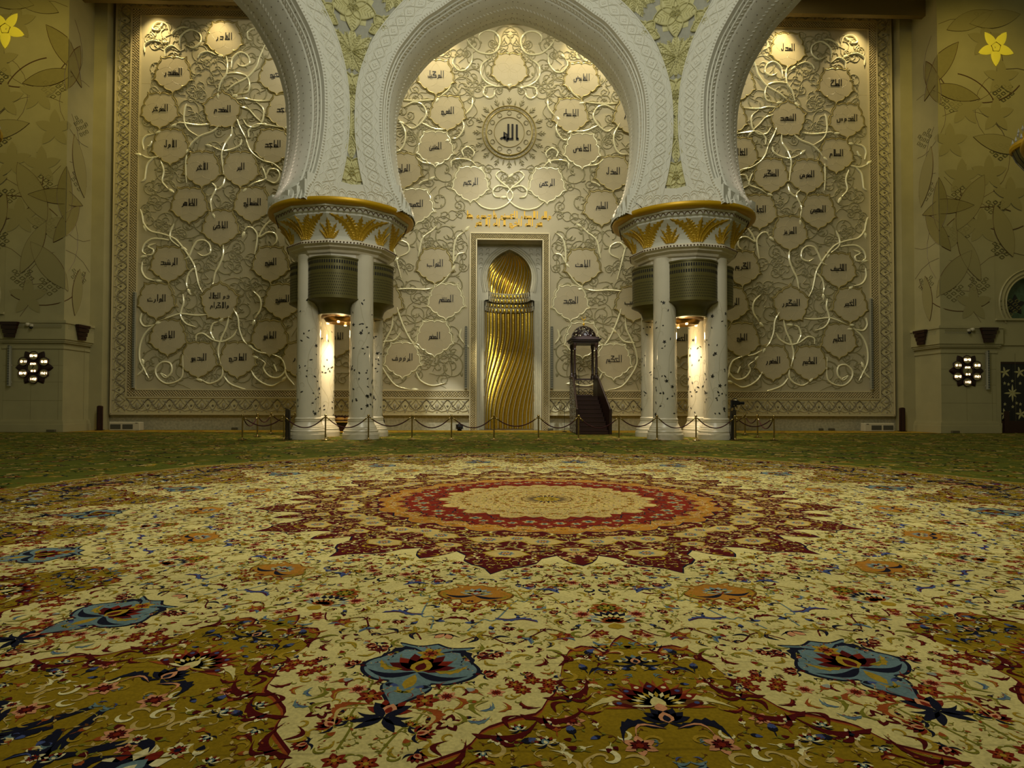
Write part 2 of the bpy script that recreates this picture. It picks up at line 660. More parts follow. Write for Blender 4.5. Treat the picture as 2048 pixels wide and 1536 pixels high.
# --- blue cartouches between the gold lobes
blue_half = [(0, -.98), (.10, -.82), (.22, -.64), (.27, -.5), (.24, -.40), (.42, -.38), (.62, -.2), (.66, .02), (.52, .22), (.40, .34), (.36, .48), (.46, .62), (.2, .56), (0, .66)]
cart(blue_half, 6.50, A(11.25), 'navy', 'slate', .50)
stamp([(P, l + 2, c) for P, l, c in m_palmette('maroon', 'red', 'gold2', .42)] + [(petal(0, -.5, PI / 2, .3, .06), 3, 'gold2')], 6.49, A(11.25), .6, 0)
stamp([(P, l + 2, c) for P, l, c in m_flower('gold2', 'maroon', 'rust', 6, .13)], 6.31, A(11.25), .7, 0)
stamp([(saz(.62, .06, .45, 11, 1), 1, 'navy')], 6.44, A(8.7), .5, 0.3)
stamp([(P, l + 3, c) for P, l, c in m_leaf('gold2', 'olive', .2)], 6.55, A(10.4), .2, 2.6)
big(6.50, 11.25, .30)
big(6.42, 8.3, .1)
# --- orange cartouches nearer the medallion
org_half = [(0, -.60), (.14, -.5), (.2, -.36), (.4, -.40), (.62, -.2), (.66, .05), (.5, .2), (.4, .32), (.5, .48), (.2, .42), (0, .5)]
cart(org_half, 5.08, A(11.25), 'brown', 'orange', .44)
stamp([(P, l + 2, c) for P, l, c in m_palmette('grey', 'slate', 'red', .34)], 5.06, A(11.25), .5, 0)
stamp([(P, l + 3, c) for P, l, c in m_leaf('tan', 'olive', .2)], 5.1, A(9.8), .16, 0)
for dr, ph in ((.26, 9.4), (.29, 10.4), (.21, 8.5)):
    stamp(m_flower('red', 'tan', 'rust', 6), 5.08 + dr, A(ph), .1, 0)
big(5.08, 11.25, .29)
# navy sprays above the blue cartouches
stamp([(saz(.6, .045, .3, 9, 1), 1, 'navy'), (rot(saz(.42, .05, .3, 7), .6), 1, 'navy'), (rot(saz(.34, .05, -.3, 7), 1.1), 1, 'navy'), (petal(0.02, .0, .9, .3, .09), 2, 'pink')], 6.06, A(10.7), .3, 0.15)
big(6.06, 10.9, .13)
# great palmette at the head of every gold lobe
stamp([(petal(0, -.1, PI / 2 + a, .46 - .05 * abs(a), .07, 5), 1, 'grey' if abs(a) > .6 else 'navy') for a in np.linspace(-1.45, 1.45, 11)] +
      [(petal(0, -.1, PI / 2 + a, .32, .06, 5), 2, 'cream') for a in np.linspace(-1.1, 1.1, 7)] +
      [(petal(0, -.12, PI / 2 + a, .2, .05, 5), 3, 'rust') for a in np.linspace(-1.5, 1.5, 8)], 5.60, 0, .5, 0)
stamp(m_flower('rust', 'gold2', 'olive', 8), 5.36, 0, .26, 0)
stamp([(petal(0, 0, PI / 2, .4, .2), 1, 'gold2')], 5.8, 0, .3, 0)
big(5.58, 0, .22)
big(5.36, 0, .11)
big(5.8, 0, .1)
# blue birds-beak leaves
stamp(m_bird('blue', 'maroon'), 5.0, A(3.6), .38, .4)
stamp(m_bird('blue', 'navy'), 4.86, A(7.4), .24, 2.6)
stamp([(saz(1, .1, .2, 11, 1), 1, 'blue'), (saz(.8, .04, .2, 7), 2, 'maroon')], 5.62, A(8.6), .24, 2.9)
stamp([(saz(1, .1, .2, 11, 1), 1, 'blue'), (saz(.8, .04, .2, 7), 2, 'maroon')], 5.68, A(5.4), .24, .1)
big(5.05, 3.4, .16)
big(5.62, 8.2, .14)
big(5.68, 6.0, .12)
# --- inside the gold lobes: rosettes and the big red palmette
stamp(m_palmette('navy', 'slate', 'pink', .4), 6.32, 0, .3, 0)
for ph, rr in ((2.6, 6.26), (3.0, 6.6), (1.6, 6.48)):
    stamp(m_palmette('red', 'maroon', 'pale', .5), rr, A(ph), .1, PI)
fan = []
for j, a in enumerate(np.linspace(-1.5, 1.5, 9)):
    fan.append((petal(0, 0, PI / 2 + a, .62, .12, 6), 1, ('maroon', 'red')[j % 2]))
    fan.append(((np.stack([.035 * np.cos(np.linspace(0, 5.6, 8)), .035 * np.sin(np.linspace(0, 5.6, 8))], 1) + (.48 * math.cos(PI / 2 + a), .48 * math.sin(PI / 2 + a))), 3, ('blue', 'pale')[j % 2]))
for j, a in enumerate(np.linspace(-1.7, 1.7, 14)):
    fan.append((petal(0, 0, PI / 2 + a, .7, .05, 4), 0, 'rust'))
    fan.append((petal(0, 0, PI / 2 + a, .34, .05, 4), 4, ('gold2', 'pale')[j % 2]))
fan.append((petal(0, -.1, PI / 2, .3, .1), 5, 'cream'))
fan.append((petal(0, -.18, PI / 2, .2, .08), 6, 'pink'))
stamp(fan, 6.86, 0, .42, 0)
big(6.82, 0, .3)
stamp([(saz(1, .14, .35, 11, 1), 1, 'cream'), (saz(.8, .06, .38, 9, 1), 2, 'brown')], 6.93, A(.7), .3, .05)
stamp([(saz(1, .14, .45, 13, 1), 2, 'navy'), (saz(.7, .05, .5, 7), 3, 'pink')], 7.1, A(0.2), .26, -.5)
big(7.0, 1.8, .15)
stamp(m_palmette('navy', 'navy', 'pink', .5), 7.0, 0, .3, 0)
big(7.05, 0, .2)
# maroon openwork scrolls that edge the lobes
for (r_, p_, s_, a_) in ((6.8, 5.0, .36, 2.3), (6.98, 5.9, .36, 2.8), (7.18, 7.6, .36, 2.6), (7.5, 9.3, .34, 2.2), (6.4, 4.2, .22, 1.4), (7.8, 10.4, .3, 2)):
    stamp([(saz(1, .08, .3, 13, 1), 2, 'maroon'), (rot(saz(.5, .06, .5, 9), .7, 1, .3, .1), 2, 'maroon'), (rot(saz(.4, .06, -.5, 9), -.6, 1, .5, .1), 2, 'maroon')], r_, A(p_), s_, a_)
    big(r_, p_, s_ * .28)
for r_, p_ in ((6.62, 4.7), (6.6, 5.5), (6.72, 5.9), (6.66, 6.3)):
    stamp(m_flower('red', 'gold2', 'rust', 7), r_, A(p_), .11, 0)
    big(r_, p_, .06)
stamp(m_flower('maroon', 'cream', 'cream', 5, .5), 7.1, A(8.6), .17, .3)
stamp(m_palmette('red', 'navy', 'pink', .5), 7.02, A(11.25), .3, 0)
stamp([(petal(0, 0, PI / 2 + a, .5, .08), 2, 'navy') for a in (-1.2, -.7, 2.5, -2.5, .7, 1.2)], 7.1, A(11.25), .32, PI)
big(7.05, 11.25, .18)
stamp([(saz(1, .12, .5, 13, 1), 1, 'rust'), (saz(.8, .07, .5, 9), 2, 'tan')], 7.2, A(9.6), .26, 1.0)
# navy branches of the gold field, r > 7.3
for k in range(32):
    fl = 1 if k % 2 == 0 else -1
    base = (k // 2) * PI / 8
    t = np.linspace(0, 1, 26)
    for (ra, rb, pa, pb, amp, cc) in ((7.4, 9.3, 0.3, 10.5, .16, 'navy'), (8.3, 8.55, 0, 11.2, .22, 'navy'), (9.15, 8.9, 0, 11.2, .1, 'maroon'), (7.6, 7.8, 0.2, 7.5, .14, 'navy')):
        ph = base + fl * np.radians(pa + (pb - pa) * t)
        r = ra + (rb - ra) * t + amp * np.sin(3 * PI * t)
        P = np.stack([CX + r * np.sin(ph), CY - r * np.cos(ph)], 1)
        if P[:, 1].max() < .6:
            continue
        rug.strip(P, .035 + .03 * np.abs(np.sin(7 * PI * t)), ZM + ZS, cc)
for (r_, p_, s_, a_) in ((8.05, 3.2, .55, .6), (8.45, 6.6, .6, -.7), (8.75, 1.8, .5, 2.2), (8.0, 7.4, .5, 3.6), (8.8, 9.6, .55, .4)):
    stamp([(saz(1, .1, .3, 13, 1), 2, 'navy'), (rot(saz(.5, .07, .5, 9, 1), .8, 1, .3, .1), 2, 'navy')], r_, A(p_), s_, a_)
    big(r_, p_, s_ * .25)
for (r_, p_, s_, mo) in ((7.75, 4.6, .45, m_palmette('pale', 'red', 'slate', .5)), (8.5, 3.6, .5, m_palmette('grey', 'rust', 'pale', .5)), (8.25, 9.4, .5, m_flower('maroon', 'gold2', 'pink', 8)),
                         (8.9, 6.2, .5, m_palmette('maroon', 'pale', 'blue', .5)), (8.3, 0, .6, m_palmette('pale', 'slate', 'red', .5)), (9.1, 11.25, .6, m_palmette('red', 'pale', 'blue', .5)), (9.0, 0, .5, m_flower('red', 'pale', 'navy', 8))):
    stamp(mo, r_, A(p_), s_, rs.uniform(-.5, .5) if p_ not in (0, 11.25) else 0)
    big(r_, p_, s_ * .42)

# --- medallion: tan ovals in the maroon star
for r_, p_, s_ in ((3.12, 5.6, .30), (3.72, 11.25, .30), (3.0, 11.25, .26), (3.5, 0, .2)):
    a = np.linspace(0, 2 * PI, 17)[:-1]
    o = np.stack([.5 * np.cos(a), .34 * np.sin(a)], 1) * (1 + .08 * np.cos(6 * a))[:, None]
    stamp([(o * 1.12, 1, 'gold2'), (o, 2, 'tan')] + [(P, l + 3, c) for P, l, c in m_flower('slate', 'gold2', 'pink', 8, .22)], r_, A(p_), s_ * 1.4, 0)
    big(r_, p_, s_ * .62)
scatter(2.72, 4.3, 120, [m_curl('tan'), m_sprig('tan', 'cream'), m_sprig('gold2', 'tan'), m_bud('tan', 'olive'), m_curl('gold2'), m_curl('tan'), m_flower('tan', 'gold2', 'pink'), m_palmette('tan', 'gold2', 'maroon'), m_curl('cream'), m_leaf('tan', 'gold2', .4)], .09, .19,
        lambda r, p: r < R_med(p) - .07, .62)
# orange ring: red cartouches
for r_, p_, s_ in ((1.98, 11.25, .42), (2.05, 0, .36), (2.1, 5.6, .3)):
    a = np.linspace(0, 2 * PI, 17)[:-1]
    o = np.stack([.46 * np.cos(a), .42 * np.sin(a)], 1) * (1 + .14 * np.cos(4 * a))[:, None]
    stamp([(o * 1.1, 1, 'navy'), (o, 2, 'red')] + [(P, l + 3, c) for P, l, c in m_flower('tan', 'navy', 'slate', 6, .2)], r_, A(p_), s_ * 1.3, 0)
    big(r_, p_, s_ * .5)
scatter(1.75, 2.6, 34, [m_sprig('slate', 'tan'), m_curl('tan'), m_curl('red'), m_bud('red', 'olive'), m_curl('tan'), m_flower('tan', 'navy', 'pink')], .08, .15, lambda r, p: r < R_org(p) - .06, .7)
scatter(.3, 1.6, 60, [m_sprig('brown', 'olive'), m_curl('olive'), m_bud('rust', 'slate'), m_sprig('slate', 'rust'), m_curl('brown'), m_flower('rust', 'gold2', 'olive'), m_curl('gold')], .06, .13, lambda r, p: r < R_cen(p) - .05, .62)
stamp([(petal(0, 0, -PI / 2, .34, .03), 1, 'navy'), (petal(0, 0, -PI / 2, .2, .035), 2, 'gold2')], .04, 0, 1, 0)
stamp([(petal(0, 0, -PI / 2, .4, .025), 1, 'brown')], .2, A(11.25), .7, 0)

# --- small flowers and leaves of the cream and gold fields
SM = [m_flower('red', 'gold2', 'rust'), m_bud('red', 'olive'), m_bud('blue', 'navy'), m_leaf('maroon', 'red'), m_leaf('olive', 'tan', .4), m_leaf('gold2', 'olive', -.3),
      m_curl('olive'), m_curl('navy'), m_curl('gold2'), m_sprig('olive', 'rust'), m_sprig('gold', 'olive'), m_sprig('navy', 'red'), m_bud('rust', 'olive'), m_leaf('navy', 'navy', .3, 0),
      m_bird('maroon', 'navy'), m_palmette('red', 'maroon', 'pink'), m_palmette('gold2', 'olive', 'rust'), m_flower('pink', 'maroon', 'red'), m_leaf('rust', 'gold2', .4), m_bud('grey', 'rust'), m_leaf('slate', 'blue')]
scatter(4.1, 8.3, 250, SM, .09, .18, lambda r, p: R_med(p) + .1 < r < R_crm(p) - .08, .66)
scatter(4.1, 8.3, 240, [m_curl('olive'), m_sprig('olive', 'gold2'), m_curl('gold2'), m_sprig('tan', 'rust'), m_bud('tan', 'olive'), m_curl('tan'), m_bud('maroon', 'navy')], .05, .10,
        lambda r, p: R_med(p) + .06 < r < R_crm(p) - .05, .62)
SG = [m_palmette('pale', 'red', 'slate'), m_bud('maroon', 'pale'), m_leaf('pale', 'tan'), m_leaf('tan', 'gold2', -.3), m_leaf('maroon', 'rust'), m_bird('slate', 'blue'), m_flower('pink', 'red', 'maroon'),
      m_sprig('tan', 'olive'), m_curl('tan'), m_bud('blue', 'navy'), m_leaf('navy', 'blue', .4), m_curl('pale'), m_flower('pale', 'navy', 'red'), m_bud('navy', 'pale'), m_sprig('brown', 'tan')]
scatter(6.0, 9.5, 260, SG, .09, .18, lambda r, p: R_crm(p) + .12 < r < R_out(p) - .12, .72)
scatter(5.9, 9.5, 260, [m_curl('tan'), m_sprig('brown', 'olive'), m_bud('tan', 'rust'), m_curl('gold2'), m_bud('maroon', 'olive')], .08, .16, lambda r, p: R_crm(p) + .08 < r < R_out(p) - .1, .66)
# thin tendrils over the cream
for k in range(16):
    for fl in (1, -1):
        for (r0_, p0, dr, dp, am, cc, wd) in ((4.7, 1, .5, 9, .14, 'olive', .012), (5.3, 2, -.3, 7, .12, 'gold2', .012), (5.8, 1.5, .3, 8.5, .1, 'maroon', .012), (6.5, 9, .9, 1.5, .08, 'olive', .012), (5.0, 6, .9, 4, .1, 'slate', .012)):
            t = np.linspace(0, 1, 22)
            ph = k * PI / 8 + fl * np.radians(p0 + dp * t)
            r = r0_ + dr * t + am * np.sin(4 * PI * t)
            rug.strip(np.stack([CX + r * np.sin(ph), CY - r * np.cos(ph)], 1), wd, ZM + .4 * ZS, cc)

for q in rug.V:      # the medallion was laid out on a slightly larger circle
    q[:, :2] = (q[:, :2] - (CX, CY)) * .908 + (CX, CY)
# the green field beyond: leaves and stems too many and too far to follow
gx = rs.uniform(-27, 27, 17000)
gy = rs.uniform(2.0, 30.0, 17000)
for x, y in zip(gx, gy):
    if (x - CX) ** 2 + (y - CY) ** 2 < 8.95 ** 2 or (abs(x) > 24 and y < 8):
        continue
    k = [m_leaf, m_curl, m_sprig, m_palmette][rs.randint(4)]
    c1, c2 = [('gold', 'gold2'), ('dgreen', 'green'), ('brown', 'rust'), ('tan', 'gold2'), ('gold2', 'tan'), ('dgreen', 'dgreen'), ('olive', 'gold')][rs.randint(7)]
    mo = k(c1) if k is m_curl else (k(c1, c2, 'tan') if k is m_palmette else k(c1, c2))
    a_, s_ = rs.uniform(0, 6.28), rs.uniform(.22, .62)
    for P, lay, c in mo:
        rug.poly(rot(P, a_, s_, x, y), L0 + ZS + lay * ZS * .6, c)
# ochre guard border along the wall
for x0, x1, y0, y1, c in ((-28, 28, 30.2, 30.4, 'maroon'), (-28, 28, 30.4, 32.9, 'gold2')):
    rug.poly([(x0, y0), (x1, y0), (x1, y1), (x0, y1)], L0 + ZS, c)
for x, y in zip(rs.uniform(-26, 26, 700), rs.uniform(30.5, 32.8, 700)):
    for P, lay, c in m_leaf(['gold', 'brown', 'gold2', 'tan', 'rust'][rs.randint(5)], 'gold2'):
        rug.poly(rot(P, rs.uniform(0, 6.28), .6, x, y), L0 + ZS + lay * ZS, c)

rug.poly([(-30, -4), (30, -4), (30, 32.9), (-30, 32.9)], L0, 'green')

V = np.concatenate(rug.V)
tot = np.array([len(f) for f in rug.F], np.int32)
flat = np.concatenate(rug.F).astype(np.int32)
me = bpy.data.meshes.new('carpet')
me.vertices.add(len(V))
me.vertices.foreach_set('co', V.astype(np.float32).ravel())
me.loops.add(len(flat))
me.loops.foreach_set('vertex_index', flat)
me.polygons.add(len(tot))
me.polygons.foreach_set('loop_start', np.concatenate([[0], np.cumsum(tot)[:-1]]).astype(np.int32))
me.polygons.foreach_set('loop_total', tot)
me.update(calc_edges=True)
pal = np.array([(*srgb(DYE[k]), 1) for k in DK])
at_ = me.attributes.new('dye', 'FLOAT_COLOR', 'FACE')
at_.data.foreach_set('color', pal[np.array(rug.C)].astype(np.float32).ravel())
# face order of the dyed pattern is kept through the upward normals
m, nt, b = nodes_of('carpet_wool')
N_, Lk = nt.nodes, nt.links
an = N_.new('ShaderNodeAttribute')
an.attribute_name = 'dye'
tc = N_.new('ShaderNodeTexCoord')


def nz(scale, detail, stretch=None):
    n = N_.new('ShaderNodeTexNoise')
    n.inputs['Scale'].default_value = scale
    n.inputs['Detail'].default_value = detail
    if stretch:
        mp = N_.new('ShaderNodeMapping')
        mp.inputs['Scale'].default_value = stretch
        Lk.new(tc.outputs['Object'], mp.inputs[0])
        Lk.new(mp.outputs[0], n.inputs['Vector'])
    else:
        Lk.new(tc.outputs['Object'], n.inputs['Vector'])
    return n


def mul(col, fac_node, lo, hi):
    mr = N_.new('ShaderNodeMapRange')
    mr.inputs[1].default_value, mr.inputs[2].default_value = .3, .7
    mr.inputs[3].default_value, mr.inputs[4].default_value = lo, hi
    Lk.new(fac_node.outputs[0], mr.inputs[0])
    v = N_.new('ShaderNodeVectorMath')
    v.operation = 'SCALE'
    Lk.new(col, v.inputs[0])
    Lk.new(mr.outputs[0], v.inputs['Scale'])
    return v.outputs[0]


c1 = mul(an.outputs['Color'], nz(1.0, 3, (.05, 1.1, 1)), .86, 1.12)     # abrash: weft bands of uneven dye
c1 = mul(c1, nz(60, 2), .85, 1.15)
c1 = mul(c1, nz(7, 3), .92, 1.08)
# woven seams across the carpet
sp = N_.new('ShaderNodeSeparateXYZ')
Lk.new(tc.outputs['Object'], sp.inputs[0])
mo_ = N_.new('ShaderNodeMath')
mo_.operation = 'PINGPONG'
mo_.inputs[1].default_value = .42
Lk.new(sp.outputs[1], mo_.inputs[0])
mr = N_.new('ShaderNodeMapRange')
mr.inputs[1].default_value, mr.inputs[2].default_value, mr.inputs[3].default_value, mr.inputs[4].default_value = 0, .012, .72, 1
Lk.new(mo_.outputs[0], mr.inputs[0])
v = N_.new('ShaderNodeVectorMath')
v.operation = 'SCALE'
Lk.new(c1, v.inputs[0])
Lk.new(mr.outputs[0], v.inputs['Scale'])
Lk.new(v.outputs[0], b.inputs['Base Color'])
b.inputs['Roughness'].default_value = 1
b.inputs['Specular IOR Level'].default_value = .1
bp = N_.new('ShaderNodeBump')
bp.inputs['Strength'].default_value = .5
bp.inputs['Distance'].default_value = .006
Lk.new(nz(150, 2).outputs[0], bp.inputs['Height'])
Lk.new(bp.outputs[0], b.inputs['Normal'])
me.materials.append(m)
carpet = bpy.data.objects.new('carpet', me)
COL.objects.link(carpet)
tag(carpet, 'huge floral carpet with a maroon and orange medallion on cream, gold and green fields', 'carpet')

# ================================================================ end wall, aisle ceiling, piers
YW = 32.75        # face of the carved wall
YN = 33.5         # face the niche is cut into


def boxobj(name, a, b, m, parent=None):
    o = MB()
    o.box(a, b)
    return o.build(name, m, parent)


wb = MB()
wb.box((-24, 33.02, 0), (-1.75, 33.4, 23.6))
wb.box((1.75, 33.02, 0), (24, 33.4, 23.6))
wb.box((-1.75, 33.02, 10.1), (1.75, 33.4, 23.6))
wb.box((-24, 35.4, 0), (24, 35.6, 23.6))
wall = struct(wb.build('wall_back', M['dado']))
pn = MB()
PB, PT, PE = .78, 23.0, 20.75
pn.box((-PE, YW, PB), (-2.1, 33.0, PT))
pn.box((2.1, YW, PB), (PE, 33.0, PT))
pn.box((-2.1, YW, 10.4), (2.1, 33.0, PT))
panel = struct(pn.build('wall_back_carved_panel', M['wall']))
# side strips of the wall beyond the panel
for s_, nm in ((-1, 'left'), (1, 'right')):
    x0, x1 = sorted((s_ * 20.9, s_ * 24))
    struct(boxobj('wall_%s_return' % nm, (x0, 32.3, 0), (x1, 33.0, 23.6), M['pier']))
struct(boxobj('ceiling', (-26, 25.6, 23.2), (26, 33.6, 23.5), M['ceil']))
struct(boxobj('trim_1', (-24, 31.2, 21.62), (24, 31.5, 23.2), M['ceil']))

f0 = wallmap(YW)


def rect_path(x0, z0, x1, z1):
    return [(x0, z0), (x0, z1), (x1, z1), (x1, z0)]


def line(mb, a, b, w, h, f=f0):
    mb.ribbon([a, b], w, h, f, FLATP)


# plain mouldings around the net band
tm = MB()
for (xe, zb, zt, wd, hh) in ((19.90, 1.70, 22.20, .07, .07), (19.46, 2.10, 21.80, .06, .05), (20.70, .83, 22.95, .08, .03)):
    for s_ in (-1, 1):
        line(tm, (s_ * xe, zb), (s_ * xe, zt), wd, hh)
    line(tm, (-xe, zt), (xe, zt), wd, hh)
    for s_ in (-1, 1):
        line(tm, (s_ * xe, zb), (s_ * 2.1, zb), wd, hh)
# the field is cut into big slabs
for z in (4.2, 7.0, 9.8, 12.6, 15.4, 18.2, 20.6):
    for s_ in (-1, 1):
        line(tm, (s_ * 19.4, z), (s_ * (2.2 if z < 10.3 else 0), z), .012, .003)
tm.build('moulding', M['net'], panel)


def net_band(mb, x0, z0, x1, z1, step, h, f=f0, w=.055):
    """diagonal net clipped to a rectangle"""
    W, H = x1 - x0, z1 - z0
    for dr in (1, -1):
        n = int((W + H) / step) + 1
        for i in range(n):
            c = i * step
            if dr == 1:
                a = (x0 + max(0, c - H), z0 + min(H, c))
                b = (x0 + min(W, c), z0 + max(0, c - W))
            else:
                a = (x0 + max(0, c - H), z1 - min(H, c))
                b = (x0 + min(W, c), z1 - max(0, c - W))
            if abs(a[0] - b[0]) > 1e-3:
                mb.ribbon([a, b], w, h, f)


nb, nk = MB(), MB()
for s_ in (-1, 1):
    x0, x1 = sorted((s_ * 19.84, s_ * 19.52))
    net_band(nb, x0, 1.76, x1, 22.14, .14, .05)
    nk.box((x0, YW - .012, 1.76), (x1, YW, 22.14))
    a, b = sorted((s_ * 19.5, s_ * 2.12))
    net_band(nb, a, 1.76, b, 2.04, .14, .05)
    nk.box((a, YW - .012, 1.76), (b, YW, 2.04))
net_band(nb, -19.5, 21.86, 19.5, 22.14, .14, .05)
nk.box((-19.5, YW - .012, 21.86), (19.5, YW, 22.14))
nk.build('net_backing', M['netback'], panel)
nb.build('net_band', M['net'], panel)


# outer fretwork: interlaced arabesque repeat, drawn in (s along, t across -1..1)
def fret(mb, f, s0, s1, wide, per):
    n = max(1, round((s1 - s0) / per))
    p = (s1 - s0) / n
    t = np.linspace(0, 1, 11)
    H = wide / 2
    for k in range(n):
        o = s0 + (k + .5) * p
        for sg in (1, -1):
            mb.ribbon(np.stack([o + sg * p * (t - .5), -H * .9 + 2 * H * .82 * np.sin(PI * t) ** 1.5], 1), .07, .05, f)
            mb.ribbon(np.stack([o + sg * p * .5 * (1 - t * .62), H * .75 * np.cos(PI * t) * (1 - .1 * t)], 1), .06, .05, f)
            q = smooth_path([(0, -H * .9), (.16 * p, -H * .2), (.3 * p, H * .25), (.2 * p, H * .62), (.08 * p, H * .4)], 4)
            mb.ribbon(q * (sg, 1) + (o, 0), .05, .05, f)
            mb.dome(petal(o + sg * p * .5, -H * .1, PI / 2, H * .5, .07), f, 0, .05)
            mb.dome(petal(o + sg * p * .26, -H * .7, PI / 2 - sg * .9, H * .6, .06), f, 0, .05)
            mb.dome(petal(o + sg * p * .02, H * .55, PI / 2 - sg * .8, H * .42, .06), f, 0, .05)
        mb.dome(petal(o, -H * .35, PI / 2, H * 1.0, .10, 7), f, 0, .06)
        mb.dome(petal(o, H * .9, PI / 2, H * .45, .05, 5), f, 0, .05)
        mb.dome(petal(o + p * .5, H * .62, PI / 2, H * .75, .05, 5), f, 0, .05)
        for sg in (1, -1):
            mb.ribbon([(o, H * .72), (o + sg * p * .22, H * 1.05), (o + sg * p * .5, H * .8)], .05, .05, f)


def strip_map(a, b, flip=1, Y=YW):
    """s runs from a to b on the wall; t > 0 points away from the field"""
    a, b = np.array(a, float), np.array(b, float)
    d = (b - a) / np.linalg.norm(b - a)
    nrm = np.array([-d[1], d[0]]) * flip
    return lambda s, t, h: np.stack([a[0] + d[0] * s + nrm[0] * t, Y - np.asarray(h) + 0 * s, a[1] + d[1] * s + nrm[1] * t], 1)


fr = MB()
fret(fr, strip_map((-20.23, 1.0), (-20.23, 22.6)), 0, 21.6, .62, 1.08)
fret(fr, strip_map((20.23, 1.0), (20.23, 22.6), -1), 0, 21.6, .62, 1.08)
fret(fr, strip_map((-19.9, 1.32), (-2.15, 1.32), -1), 0, 17.75, .64, 1.11)
fret(fr, strip_map((19.9, 1.32), (2.15, 1.32), 1), 0, 17.75, .64, 1.11)
fret(fr, strip_map((-20.0, 22.55), (20.0, 22.55), 1), 0, 40, .6, 1.0)
fr.build('fretwork', M['fret'], panel)
fb = MB()
for s_ in (-1, 1):
    x0, x1 = sorted((s_ * 20.62, s_ * 19.95))
    fb.box((x0, YW - .006, .9), (x1, YW, 22.9))
    x0, x1 = sorted((s_ * 19.95, s_ * 2.12))
    fb.box((x0, YW - .006, .84), (x1, YW, 1.66))
fb.box((-19.95, YW - .006, 22.24), (19.95, YW, 22.9))
fb.build('fretwork_backing', M['fretback'], panel)

# ---------------------------------------------------------------- side piers
PY = 30.4


